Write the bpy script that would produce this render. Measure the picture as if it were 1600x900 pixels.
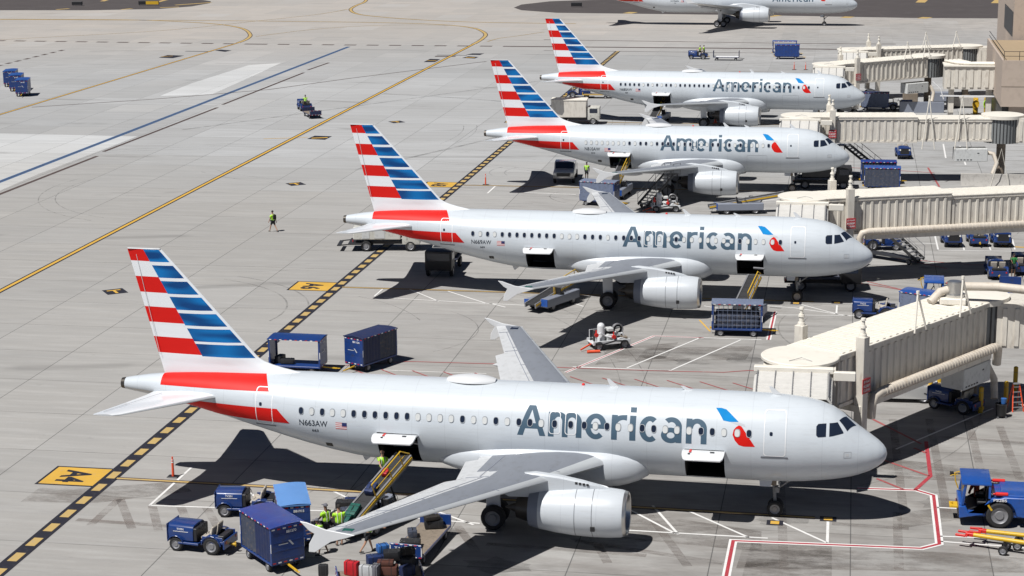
import bpy, bmesh, math, random
from mathutils import Vector, Matrix
random.seed(7)
PI = math.pi
R = math.radians
for o in list(bpy.data.objects): bpy.data.objects.remove(o)
scene = bpy.context.scene
COL = scene.collection

# ------------------------------------------------------------------ camera, sky, sun, exposure
# world axes: +X along the parked aircraft (tail to nose), +Y away from the viewpoint, metres
CAM_H = 30.43; YAW = R(10.2); PITCH = R(12.932); ROLL = R(-0.567)
cd = bpy.data.cameras.new('camera'); cam = bpy.data.objects.new('camera', cd); COL.objects.link(cam)
cd.sensor_width = 36.0; cd.lens = 2955.7/1600*36; cd.clip_start = 1; cd.clip_end = 5000
cam.matrix_world = Matrix.Translation((0, 0, CAM_H)) @ Matrix.Rotation(YAW, 4, 'Z') @ Matrix.Rotation(PI/2-PITCH, 4, 'X') @ Matrix.Rotation(ROLL, 4, 'Z')
scene.camera = cam
SUN_TO = Vector((0.365, 0.472, -1.0)).normalized()      # direction the light travels
SUN_EL = math.asin(-SUN_TO.z)
sd = bpy.data.lights.new('sun', 'SUN'); sd.energy = 5.0; sd.angle = R(0.53); sd.color = (1, 0.98, 0.95)
so = bpy.data.objects.new('sun', sd); COL.objects.link(so)
so.rotation_euler = SUN_TO.to_track_quat('-Z', 'Y').to_euler(); so.location = (-60, -60, 120)
w = bpy.data.worlds.new('World'); scene.world = w; w.use_nodes = True
nt = w.node_tree; bg = nt.nodes['Background']
sky = nt.nodes.new('ShaderNodeTexSky'); sky.sky_type = 'NISHITA'; sky.sun_disc = False
sky.sun_elevation = SUN_EL
sky.sun_rotation = math.atan2(-SUN_TO.x, -SUN_TO.y)
sky.altitude = 3000; sky.air_density = 0.45; sky.dust_density = 0.0; sky.ozone_density = 1.5
nt.links.new(sky.outputs[0], bg.inputs[0]); bg.inputs[1].default_value = 0.05
scene.view_settings.view_transform = 'Standard'; scene.view_settings.look = 'None'
scene.view_settings.exposure = 0.12; scene.view_settings.gamma = 1; scene.view_settings.use_curve_mapping = False
scene.render.engine = 'CYCLES'
try:
    scene.cycles.max_bounces = 6; scene.cycles.diffuse_bounces = 3; scene.cycles.glossy_bounces = 3; scene.cycles.transparent_max_bounces = 12
except Exception: pass

# ------------------------------------------------------------------ materials
def paint(name, col, rough=0.45, metal=0.0, var=0.12, scale=1.5, bump=0.0, bscale=20, coat=0.0, dirt_or_sheen=None, dirt_or_sheen_amt=0.0, spec=0.5, stretch=None):
    m = bpy.data.materials.new(name); m.use_nodes = True
    n = m.node_tree; b = n.nodes['Principled BSDF']
    b.inputs['Roughness'].default_value = rough; b.inputs['Metallic'].default_value = metal
    b.inputs['Coat Weight'].default_value = coat; b.inputs['Specular IOR Level'].default_value = spec
    tc = n.nodes.new('ShaderNodeTexCoord'); mp = n.nodes.new('ShaderNodeMapping')
    n.links.new(tc.outputs['Object'], mp.inputs[0])
    if stretch: mp.inputs['Scale'].default_value = stretch
    nz = n.nodes.new('ShaderNodeTexNoise'); nz.inputs['Scale'].default_value = scale; nz.inputs['Detail'].default_value = 6
    nz.inputs['Roughness'].default_value = 0.65
    n.links.new(mp.outputs[0], nz.inputs['Vector'])
    mx = n.nodes.new('ShaderNodeMix'); mx.data_type = 'RGBA'
    c = Vector(col)
    mx.inputs[6].default_value = (*(c*(1-var)), 1)
    mx.inputs[7].default_value = (*[min(1, v) for v in c*(1+var)], 1)
    n.links.new(nz.outputs[0], mx.inputs[0]); last = mx.outputs[2]
    if dirt_or_sheen_amt > 0:
        n2 = n.nodes.new('ShaderNodeTexNoise'); n2.inputs['Scale'].default_value = scale*2.7; n2.inputs['Detail'].default_value = 8
        n.links.new(mp.outputs[0], n2.inputs['Vector'])
        mr = n.nodes.new('ShaderNodeMapRange'); mr.inputs[1].default_value = 0.52; mr.inputs[2].default_value = 0.75
        mr.inputs[3].default_value = 0; mr.inputs[4].default_value = dirt_or_sheen_amt; n.links.new(n2.outputs[0], mr.inputs[0])
        m2 = n.nodes.new('ShaderNodeMix'); m2.data_type = 'RGBA'; m2.inputs[7].default_value = (*(dirt_or_sheen or (0.05, 0.04, 0.035)), 1)
        n.links.new(mr.outputs[0], m2.inputs[0]); n.links.new(last, m2.inputs[6]); last = m2.outputs[2]
    n.links.new(last, b.inputs['Base Color'])
    if bump:
        n3 = n.nodes.new('ShaderNodeTexNoise'); n3.inputs['Scale'].default_value = bscale; n3.inputs['Detail'].default_value = 4
        n.links.new(mp.outputs[0], n3.inputs['Vector'])
        bp = n.nodes.new('ShaderNodeBump'); bp.inputs['Strength'].default_value = bump; bp.inputs['Distance'].default_value = 0.05
        n.links.new(n3.outputs[0], bp.inputs['Height']); n.links.new(bp.outputs[0], b.inputs['Normal'])
    return m

def math_node(n, op, a, b=None):
    k = n.nodes.new('ShaderNodeMath'); k.operation = op
    for i, v in enumerate((a, b)):
        if v is None: continue
        if isinstance(v, (int, float)): k.inputs[i].default_value = v
        else: n.links.new(v, k.inputs[i])
    return k.outputs[0]

def mixc(n, f, a, b):
    k = n.nodes.new('ShaderNodeMix'); k.data_type = 'RGBA'
    for i, v in ((0, f), (6, a), (7, b)):
        if isinstance(v, (int, float)): k.inputs[i].default_value = v
        elif isinstance(v, tuple): k.inputs[i].default_value = (*v, 1)
        else: n.links.new(v, k.inputs[i])
    return k.outputs[2]

def noise(n, vec, scale, detail=6, rough=0.6):
    z = n.nodes.new('ShaderNodeTexNoise'); z.inputs['Scale'].default_value = scale; z.inputs['Detail'].default_value = detail
    z.inputs['Roughness'].default_value = rough
    n.links.new(vec, z.inputs['Vector']); return z.outputs[0]

def rng(n, v, a, b, c=0.0, d=1.0):
    k = n.nodes.new('ShaderNodeMapRange'); n.links.new(v, k.inputs[0])
    for i, q in enumerate((a, b, c, d)): k.inputs[i+1].default_value = q
    return k.outputs[0]

def mapping(n, vec, sc=(1, 1, 1), rot=(0, 0, 0)):
    k = n.nodes.new('ShaderNodeMapping'); k.inputs['Scale'].default_value = sc; k.inputs['Rotation'].default_value = rot
    n.links.new(vec, k.inputs[0]); return k.outputs[0]

def concrete(name, base=(0.412, 0.405, 0.394), joint=True, stains=1.0, alpha=False):
    m = bpy.data.materials.new(name); m.use_nodes = True; n = m.node_tree; b = n.nodes['Principled BSDF']
    b.inputs['Roughness'].default_value = 0.88; b.inputs['Specular IOR Level'].default_value = 0.25
    g = n.nodes.new('ShaderNodeNewGeometry'); P = g.outputs['Position']
    sx = n.nodes.new('ShaderNodeSeparateXYZ'); n.links.new(P, sx.inputs[0])
    # large soft tone drift, streaks along the taxi direction, fine mottling
    c = Vector(base)
    if joint:
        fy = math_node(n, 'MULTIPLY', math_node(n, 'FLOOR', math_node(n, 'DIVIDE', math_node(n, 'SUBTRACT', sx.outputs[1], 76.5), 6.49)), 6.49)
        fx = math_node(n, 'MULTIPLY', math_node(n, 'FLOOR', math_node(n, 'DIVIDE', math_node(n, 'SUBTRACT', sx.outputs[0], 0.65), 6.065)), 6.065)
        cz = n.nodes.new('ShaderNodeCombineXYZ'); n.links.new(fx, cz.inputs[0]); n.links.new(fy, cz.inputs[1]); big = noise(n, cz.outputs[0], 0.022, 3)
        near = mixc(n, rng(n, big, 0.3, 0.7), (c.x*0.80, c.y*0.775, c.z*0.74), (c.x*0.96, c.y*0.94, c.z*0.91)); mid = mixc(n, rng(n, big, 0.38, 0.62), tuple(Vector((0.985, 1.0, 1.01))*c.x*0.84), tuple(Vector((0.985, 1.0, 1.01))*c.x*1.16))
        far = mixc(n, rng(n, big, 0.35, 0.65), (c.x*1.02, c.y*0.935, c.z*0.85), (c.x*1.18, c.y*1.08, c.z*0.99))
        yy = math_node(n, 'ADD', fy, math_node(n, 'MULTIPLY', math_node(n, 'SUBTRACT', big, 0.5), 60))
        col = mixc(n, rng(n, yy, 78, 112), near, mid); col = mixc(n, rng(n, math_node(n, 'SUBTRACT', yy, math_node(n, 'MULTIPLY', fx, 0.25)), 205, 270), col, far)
        soft = rng(n, noise(n, P, 0.05, 5), 0.3, 0.7, 0, 0.3); col = mixc(n, soft, col, tuple(c*0.7))
    else:
        col = mixc(n, rng(n, noise(n, P, 0.035, 5), 0.3, 0.7), tuple(c*0.88), tuple(c*1.08))
    st = noise(n, mapping(n, P, (0.09, 0.9, 1), (0, 0, R(4))), 1.0, 7, 0.65)
    col = mixc(n, rng(n, st, 0.38, 0.72, 0, 0.5), col, tuple(c*0.62))
    sl = noise(n, mapping(n, P, (0.18, 1.6, 1), (0, 0, R(-2))), 1.0, 6, 0.7)
    col = mixc(n, rng(n, sl, 0.48, 0.75, 0, 0.42), col, tuple(c*1.25))
    if joint:
        u = math_node(n, 'DIVIDE', math_node(n, 'SUBTRACT', sx.outputs[0], 0.65), 6.065)
        v = math_node(n, 'DIVIDE', math_node(n, 'SUBTRACT', sx.outputs[1], 76.5), 6.49)
        # slab to slab tone
        cb = n.nodes.new('ShaderNodeCombineXYZ')
        n.links.new(math_node(n, 'FLOOR', u), cb.inputs[0]); n.links.new(math_node(n, 'FLOOR', v), cb.inputs[1])
        wn = n.nodes.new('ShaderNodeTexWhiteNoise'); wn.noise_dimensions = '2D'; n.links.new(cb.outputs[0], wn.inputs['Vector'])
        col = mixc(n, rng(n, wn.outputs['Value'], 0, 1, 0, 0.34), col, tuple(c*0.70))
        col = mixc(n, rng(n, wn.outputs['Value'], 0.9, 1, 0, 0.25), col, tuple(c*1.3))
    # rubber and oil spots
    sp = noise(n, mapping(n, P, (0.8, 1.0, 1)), 0.9, 9, 0.72)
    col = mixc(n, rng(n, sp, 0.62, 0.78, 0, 0.45*stains), col, (0.10, 0.095, 0.09))
    # service area in front of the gates is dirtier (fades out away from the stands)
    zone = math_node(n, 'MULTIPLY', rng(n, sx.outputs[0], -34, -14), rng(n, sx.outputs[1], 150, 60, 0, 1))
    d1 = noise(n, mapping(n, P, (0.16, 0.45, 1), (0, 0, R(8))), 1.0, 8, 0.68)
    col = mixc(n, math_node(n, 'MULTIPLY', rng(n, d1, 0.40, 0.62, 0, 0.72*stains), zone), col, (0.17, 0.15, 0.135))
    gate = rng(n, sx.outputs[0], -40, -12)
    d2 = noise(n, mapping(n, P, (0.25, 0.8, 1)), 1.0, 9, 0.72)
    col = mixc(n, math_node(n, 'MULTIPLY', rng(n, d2, 0.46, 0.68, 0, 0.6*stains), gate), col, (0.16, 0.15, 0.14))
    # thin skid marks
    wv = n.nodes.new('ShaderNodeTexWave'); wv.wave_type = 'RINGS'; wv.inputs['Scale'].default_value = 0.045; wv.inputs['Distortion'].default_value = 6
    wv.inputs['Detail'].default_value = 2; wv.inputs['Detail Scale'].default_value = 0.3
    n.links.new(mapping(n, P, (1, 0.35, 1)), wv.inputs['Vector'])
    skid = math_node(n, 'MULTIPLY', rng(n, wv.outputs['Fac'], 0.985, 1.0, 0, 1), rng(n, noise(n, P, 0.12, 3), 0.5, 0.62))
    col = mixc(n, math_node(n, 'MULTIPLY', skid, 0.35), col, (0.12, 0.115, 0.11))
    fine = noise(n, P, 6.0, 8, 0.75)
    col = mixc(n, rng(n, fine, 0.3, 0.75, 0, 0.28), col, tuple(c*0.62))
    if joint:
        def ln(t, wd, per):
            f = math_node(n, 'FRACT', t); d = math_node(n, 'ABSOLUTE', math_node(n, 'SUBTRACT', f, 0.5))
            return math_node(n, 'GREATER_THAN', d, 0.5-wd/per/2)
        fade = rng(n, sx.outputs[1], 210, 310, 1.0, 0.12)
        j1 = ln(u, 0.05, 6.065); j2 = ln(v, 0.065, 6.49)
        col = mixc(n, math_node(n, 'MULTIPLY', math_node(n, 'MULTIPLY', j2, fade), rng(n, noise(n, P, 0.4, 3), 0.3, 0.6, 0.3, 0.75)), col, (0.10, 0.095, 0.09))
        col = mixc(n, math_node(n, 'MULTIPLY', math_node(n, 'MULTIPLY', j1, fade), 0.72), col, (0.055, 0.055, 0.055))
    n.links.new(col, b.inputs['Base Color'])
    bp = n.nodes.new('ShaderNodeBump'); bp.inputs['Strength'].default_value = 0.25; bp.inputs['Distance'].default_value = 0.02
    n.links.new(fine, bp.inputs['Height']); n.links.new(bp.outputs[0], b.inputs['Normal'])
    if alpha:
        al = rng(n, noise(n, mapping(n, P, (0.35, 0.8, 1)), 0.9, 9, 0.75), 0.42, 0.64, 0.05, alpha)
        n.links.new(al, b.inputs['Alpha'])
    return m

def marking(name, col, wear=0.5):
    m = bpy.data.materials.new(name); m.use_nodes = True; n = m.node_tree; b = n.nodes['Principled BSDF']
    b.inputs['Roughness'].default_value = 0.7; b.inputs['Specular IOR Level'].default_value = 0.3
    g = n.nodes.new('ShaderNodeNewGeometry'); P = g.outputs['Position']
    nz = noise(n, P, 3.5, 8, 0.75); c = Vector(col)
    k = mixc(n, rng(n, noise(n, P, 0.5, 4), 0.3, 0.7), tuple(c*0.85), tuple(c))
    k = mixc(n, rng(n, nz, 0.54, 0.70, 0, wear), k, (0.30, 0.28, 0.26))
    n.links.new(k, b.inputs['Base Color'])
    return m

def aircraft_skin(name, col, rough=0.3):
    m = bpy.data.materials.new(name); m.use_nodes = True; n = m.node_tree; b = n.nodes['Principled BSDF']
    b.inputs['Roughness'].default_value = rough; b.inputs['Metallic'].default_value = 0.0; b.inputs['Coat Weight'].default_value = 0.2
    oi = n.nodes.new('ShaderNodeObjectInfo')
    b.inputs['Coat Roughness'].default_value = 0.12
    tc = n.nodes.new('ShaderNodeTexCoord'); P = tc.outputs['Object']
    sx = n.nodes.new('ShaderNodeSeparateXYZ'); n.links.new(P, sx.inputs[0]); c = Vector(col)
    k = mixc(n, noise(n, mapping(n, P, (0.25, 1, 1)), 0.8, 6), tuple(c*0.95), tuple(c*1.03))
    # frames, lap joints
    for ax, per, off, wd, amt in ((0, 1.6, 0.3, 0.014, 0.16), (2, 0.83, 0.1, 0.010, 0.10)):
        f = math_node(n, 'FRACT', math_node(n, 'DIVIDE', math_node(n, 'ADD', sx.outputs[ax], off+40), per))
        l = math_node(n, 'LESS_THAN', f, wd)
        k = mixc(n, math_node(n, 'MULTIPLY', l, amt), k, (0.12, 0.12, 0.13))
    va = n.nodes.new('ShaderNodeVectorMath'); va.operation = 'ADD'; n.links.new(P, va.inputs[0]); rc = n.nodes.new('ShaderNodeCombineXYZ')
    n.links.new(math_node(n, 'MULTIPLY', oi.outputs['Random'], 90), rc.inputs[0]); n.links.new(math_node(n, 'MULTIPLY', oi.outputs['Random'], 37), rc.inputs[2]); n.links.new(rc.outputs[0], va.inputs[1]); Q = va.outputs[0]
    st = noise(n, mapping(n, Q, (0.5, 3, 5)), 1.4, 7, 0.7)
    k = mixc(n, rng(n, st, 0.52, 0.8, 0, 0.26), k, (0.30, 0.29, 0.27))
    pn = n.nodes.new('ShaderNodeTexBrick'); pn.inputs['Scale'].default_value = 1.0; pn.inputs['Brick Width'].default_value = 3.2; pn.inputs['Row Height'].default_value = 0.83; pn.inputs['Mortar Size'].default_value = 0.0
    pn.inputs['Color1'].default_value = (0, 0, 0, 1); pn.inputs['Color2'].default_value = (1, 1, 1, 1)
    sw = n.nodes.new('ShaderNodeCombineXYZ'); n.links.new(sx.outputs[0], sw.inputs[0]); n.links.new(sx.outputs[2], sw.inputs[1]); n.links.new(sw.outputs[0], pn.inputs['Vector'])
    k = mixc(n, rng(n, pn.outputs['Color'], 0, 1, 0, 0.07), k, tuple(c*0.75))
    n.links.new(k, b.inputs['Base Color'])
    bp = n.nodes.new('ShaderNodeBump'); bp.inputs['Strength'].default_value = 0.05; bp.inputs['Distance'].default_value = 0.02
    n.links.new(noise(n, P, 1.6, 2), bp.inputs['Height']); n.links.new(bp.outputs[0], b.inputs['Normal'])
    return m

def streak_blue(name):
    m = bpy.data.materials.new(name); m.use_nodes = True; n = m.node_tree; b = n.nodes['Principled BSDF']
    b.inputs['Roughness'].default_value = 0.5; b.inputs['Specular IOR Level'].default_value = 0.2
    tc = n.nodes.new('ShaderNodeTexCoord')
    z = noise(n, mapping(n, tc.outputs['Object'], (0.42, 0.0, 2.3)), 1.1, 0, 0.4)
    k = mixc(n, rng(n, z, 0.38, 0.60), (0.004, 0.05, 0.18), (0.005, 0.15, 0.42))
    n.links.new(k, b.inputs['Base Color']); return m

M = {}
M['skin'] = aircraft_skin('silver_paint', (0.565, 0.605, 0.64))
M['skin2'] = aircraft_skin('fairing_paint', (0.54, 0.57, 0.60), 0.35)
M['white'] = paint('white_paint', (0.64, 0.65, 0.66), 0.35, var=0.04, coat=0.2)
M['finwhite'] = paint('fin_white', (0.72, 0.74, 0.76), 0.3, var=0.05, coat=0.3, stretch=(0.3, 1, 3))
M['red'] = paint('livery_red', (0.58, 0.010, 0.007), 0.5, var=0.1, coat=0.0, spec=0.2, stretch=(0.3, 1, 2.5))
M['blue'] = streak_blue('livery_blue')
M['title'] = paint('title_grey_blue', (0.06, 0.105, 0.15), 0.55, var=0.1, spec=0.2)
M['regink'] = paint('registration_ink', (0.03, 0.04, 0.055), 0.4, var=0.05)
M['logoblue'] = paint('logo_blue', (0.0, 0.20, 0.50), 0.6, var=0.35, scale=1.2, spec=0.1)
M['logored'] = paint('logo_red', (0.58, 0.012, 0.008), 0.6, var=0.2, spec=0.1)
M['logogrey'] = paint('logo_grey', (0.45, 0.47, 0.5), 0.35, var=0.05)
M['flagred'] = paint('flag_red', (0.55, 0.12, 0.12), 0.4, var=0.05)
M['flagblue'] = paint('flag_blue', (0.02, 0.03, 0.12), 0.4, var=0.05)
M['wingtop'] = paint('wing_grey', (0.19, 0.205, 0.235), 0.6, var=0.12, dirt_or_sheen=(0.12, 0.12, 0.12), dirt_or_sheen_amt=0.35, scale=1.2, stretch=(1, 0.5, 1))
M['wingsil'] = paint('slat_silver', (0.58, 0.6, 0.61), 0.3, metal=0.3, var=0.05)
M['flap'] = paint('flap_grey', (0.52, 0.53, 0.54), 0.4, var=0.1, dirt_or_sheen=(0.2, 0.19, 0.18), dirt_or_sheen_amt=0.3, scale=1.0)
M['glassdark'] = paint('window_glass', (0.015, 0.022, 0.04), 0.12, var=0.1, spec=0.6)
M['shade'] = paint('window_shade', (0.56, 0.57, 0.56), 0.5, var=0.05)
M['winrim'] = paint('window_rim', (0.42, 0.44, 0.46), 0.4, var=0.05)
M['outline'] = paint('door_outline', (0.80, 0.80, 0.80), 0.4, var=0.03)
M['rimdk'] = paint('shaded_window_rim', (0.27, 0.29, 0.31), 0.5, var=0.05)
M['scuff'] = paint('door_sill_grey', (0.16, 0.17, 0.19), 0.5, var=0.1)
M['hold'] = paint('cargo_hold_dark', (0.035, 0.033, 0.03), 0.7, var=0.3)
M['steel'] = paint('bare_metal', (0.55, 0.54, 0.52), 0.28, metal=0.85, var=0.1)
M['dkmetal'] = paint('dark_metal', (0.06, 0.06, 0.062), 0.45, metal=0.5, var=0.3, scale=4)
M['exhaust'] = paint('exhaust_metal', (0.10, 0.09, 0.08), 0.4, metal=0.8, var=0.3)
M['cowlgrey'] = paint('cowl_grey', (0.22, 0.24, 0.29), 0.4, var=0.1)
M['gear'] = paint('gear_white', (0.25, 0.25, 0.25), 0.45, var=0.15, dirt_or_sheen_amt=0.5, scale=3)
M['tyre'] = paint('rubber_tyre', (0.018, 0.018, 0.019), 0.8, var=0.25, scale=5)
M['rim'] = paint('wheel_rim', (0.26, 0.26, 0.27), 0.45, metal=0.4, var=0.15)
M['antired'] = paint('beacon_red', (0.7, 0.02, 0.02), 0.3, var=0.05)
M['cream'] = paint('bridge_cream', (0.64, 0.60, 0.53), 0.55, var=0.09, scale=0.9, dirt_or_sheen=(0.22, 0.17, 0.13), dirt_or_sheen_amt=0.42, bump=0.05, stretch=(1.6, 1.6, 0.45))
M['creamroof'] = paint('bridge_roof_cream', (0.74, 0.70, 0.62), 0.6, var=0.06, scale=0.8, dirt_or_sheen=(0.45, 0.38, 0.3), dirt_or_sheen_amt=0.18)
M['bellows'] = paint('bellows_fabric', (0.52, 0.505, 0.475), 0.8, var=0.12, scale=2, bump=0.5, bscale=2.5, dirt_or_sheen_amt=0.12, stretch=(.6, 1, 3))
M['curtain'] = paint('rotunda_curtain', (0.20, 0.21, 0.21), 0.5, var=0.15)
M['duct'] = paint('duct_cream', (0.58, 0.52, 0.44), 0.5, var=0.08, dirt_or_sheen=(0.3, 0.2, 0.1), dirt_or_sheen_amt=0.3)
M['acbox'] = paint('machine_housing', (0.56, 0.57, 0.56), 0.5, var=0.05, dirt_or_sheen_amt=0.25)
M['gsered'] = paint('sign_red', (0.45, 0.03, 0.04), 0.5, var=0.08)
M['signwhite'] = paint('sign_white', (0.75, 0.75, 0.75), 0.5, var=0.03)
M['gblue'] = paint('equipment_blue', (0.009, 0.040, 0.18), 0.38, var=0.22, scale=1.3, dirt_or_sheen=(0.04, 0.045, 0.06), dirt_or_sheen_amt=0.5, coat=0.2)
M['gblue2'] = paint('tug_blue', (0.008, 0.035, 0.155), 0.33, var=0.18, scale=2, dirt_or_sheen=(0.05, 0.05, 0.05), dirt_or_sheen_amt=0.4, coat=0.3)
M['pblue'] = paint('tractor_blue', (0.012, 0.075, 0.32), 0.35, var=0.12, scale=2, dirt_or_sheen_amt=0.3, coat=0.3)
M['royal'] = paint('royal_blue_cover', (0.018, 0.045, 0.22), 0.35, var=0.3, scale=1.2, bump=0.25, bscale=2, dirt_or_sheen=(0.07, 0.04, 0.14), dirt_or_sheen_amt=0.5)  # violet second colour paints the roof's sheen into the blue
M['ltblue'] = paint('faded_blue_cover', (0.10, 0.24, 0.52), 0.6, var=0.12, scale=1.2, bump=0.2, bscale=3)
M['navy'] = paint('navy_cover', (0.012, 0.022, 0.075), 0.6, var=0.3, scale=1.5, bump=0.3, bscale=4, dirt_or_sheen=(0.06, 0.05, 0.07), dirt_or_sheen_amt=0.5)
M['curt'] = paint('cart_curtain', (0.045, 0.055, 0.085), 0.7, var=0.35, scale=2, bump=0.5, bscale=6, dirt_or_sheen=(0.16, 0.13, 0.1), dirt_or_sheen_amt=0.6)
M['greyblue'] = paint('grey_blue_cover', (0.14, 0.17, 0.25), 0.7, var=0.2, scale=2, bump=0.3, bscale=5, dirt_or_sheen_amt=0.4)
M['seat'] = paint('seat_vinyl', (0.42, 0.38, 0.32), 0.7, var=0.15, dirt_or_sheen_amt=0.4, scale=4)
M['black'] = paint('black_paint', (0.016, 0.016, 0.018), 0.5, var=0.3, scale=3)
M['belt'] = paint('conveyor_belt', (0.022, 0.022, 0.024), 0.75, var=0.3, scale=3)
M['yellow'] = paint('safety_yellow', (0.62, 0.38, 0.02), 0.45, var=0.1, dirt_or_sheen_amt=0.3, scale=4)
M['deck'] = paint('worn_deck', (0.22, 0.18, 0.14), 0.7, var=0.35, scale=3, dirt_or_sheen_amt=0.5)
M['orange'] = paint('safety_orange', (0.75, 0.09, 0.03), 0.5, var=0.08)
M['extred'] = paint('extinguisher_red', (0.6, 0.02, 0.015), 0.35, var=0.1)
M['trgrey'] = paint('truck_cream', (0.55, 0.54, 0.49), 0.5, var=0.08, dirt_or_sheen_amt=0.5, scale=2)
M['van'] = paint('van_silver', (0.55, 0.55, 0.54), 0.25, metal=0.4, var=0.03, coat=0.6)
M['lens'] = paint('lamp_lens', (0.75, 0.75, 0.72), 0.2, var=0.05)
M['tail'] = paint('tail_lamp_red', (0.5, 0.02, 0.02), 0.3, var=0.05)
M['wall'] = paint('building_wall', (0.44, 0.36, 0.295), 0.8, var=0.05, scale=0.6, bump=0.05, dirt_or_sheen_amt=0.15)
M['walltop'] = paint('terrace_floor', (0.36, 0.27, 0.17), 0.8, var=0.1)
M['barrier'] = paint('barrier_concrete', (0.42, 0.40, 0.37), 0.85, var=0.1, dirt_or_sheen_amt=0.3)
M['skinA'] = paint('skin_tone', (0.42, 0.24, 0.16), 0.55, var=0.05)
M['skinB'] = paint('skin_dark', (0.16, 0.085, 0.055), 0.55, var=0.05)
M['vest'] = paint('high_visibility_vest', (0.42, 0.80, 0.04), 0.7, var=0.1, scale=6)
M['green'] = paint('green_shirt', (0.02, 0.16, 0.04), 0.8, var=0.15, scale=6)
M['shorts'] = paint('dark_trousers', (0.02, 0.022, 0.028), 0.85, var=0.2, scale=8)
M['hair'] = paint('dark_hair', (0.02, 0.016, 0.013), 0.8, var=0.2)
M['cap'] = paint('grey_cap', (0.14, 0.14, 0.16), 0.8, var=0.1)
M['shoe'] = paint('dark_shoe', (0.03, 0.03, 0.03), 0.6, var=0.1)
M['boot'] = M['shoe']
for nm, c in (('bagblack', (0.018, 0.018, 0.02)), ('bagnavy', (0.015, 0.03, 0.10)), ('bagred', (0.45, 0.012, 0.02)), ('bagbrown', (0.09, 0.035, 0.025)), ('baggreen', (0.01, 0.09, 0.07)), ('bagsilver', (0.45, 0.46, 0.47)), ('bagblue', (0.03, 0.12, 0.35))):
    M[nm] = paint('luggage_'+nm[3:], c, 0.5, var=0.25, scale=6)
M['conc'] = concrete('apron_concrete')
M['conclt'] = concrete('pale_new_concrete', (0.57, 0.57, 0.56), stains=0.15)
M['asphalt'] = paint('asphalt', (0.065, 0.055, 0.053), 0.85, var=0.2, scale=0.12, dirt_or_sheen=(0.10, 0.09, 0.085), dirt_or_sheen_amt=0.4)
M['stain'] = concrete('stained_concrete', (0.22, 0.195, 0.175), joint=False, alpha=0.55)
M['skid'] = concrete('tyre_rubber_trace', (0.15, 0.148, 0.145), joint=False, alpha=0.42)
M['scar'] = concrete('removed_paint_scar', (0.27, 0.235, 0.215), joint=False, alpha=0.6)
M['mkyel'] = marking('yellow_marking', (0.64, 0.38, 0.06), 0.6)
M['mkyel2'] = marking('worn_yellow_marking', (0.50, 0.35, 0.13), 0.8)
M['mkblk'] = marking('black_marking', (0.022, 0.022, 0.032), 0.15)
M['mkwht'] = marking('white_marking', (0.74, 0.73, 0.71), 0.5)
M['mkred'] = marking('red_marking', (0.40, 0.045, 0.06), 0.5)
M['mkred2'] = marking('worn_red_marking', (0.36, 0.09, 0.09), 0.75)
M['mkblue'] = marking('blue_marking', (0.04, 0.11, 0.24), 0.35)
M['mkbrn'] = marking('brown_marking', (0.085, 0.06, 0.055), 0.4)

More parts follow.
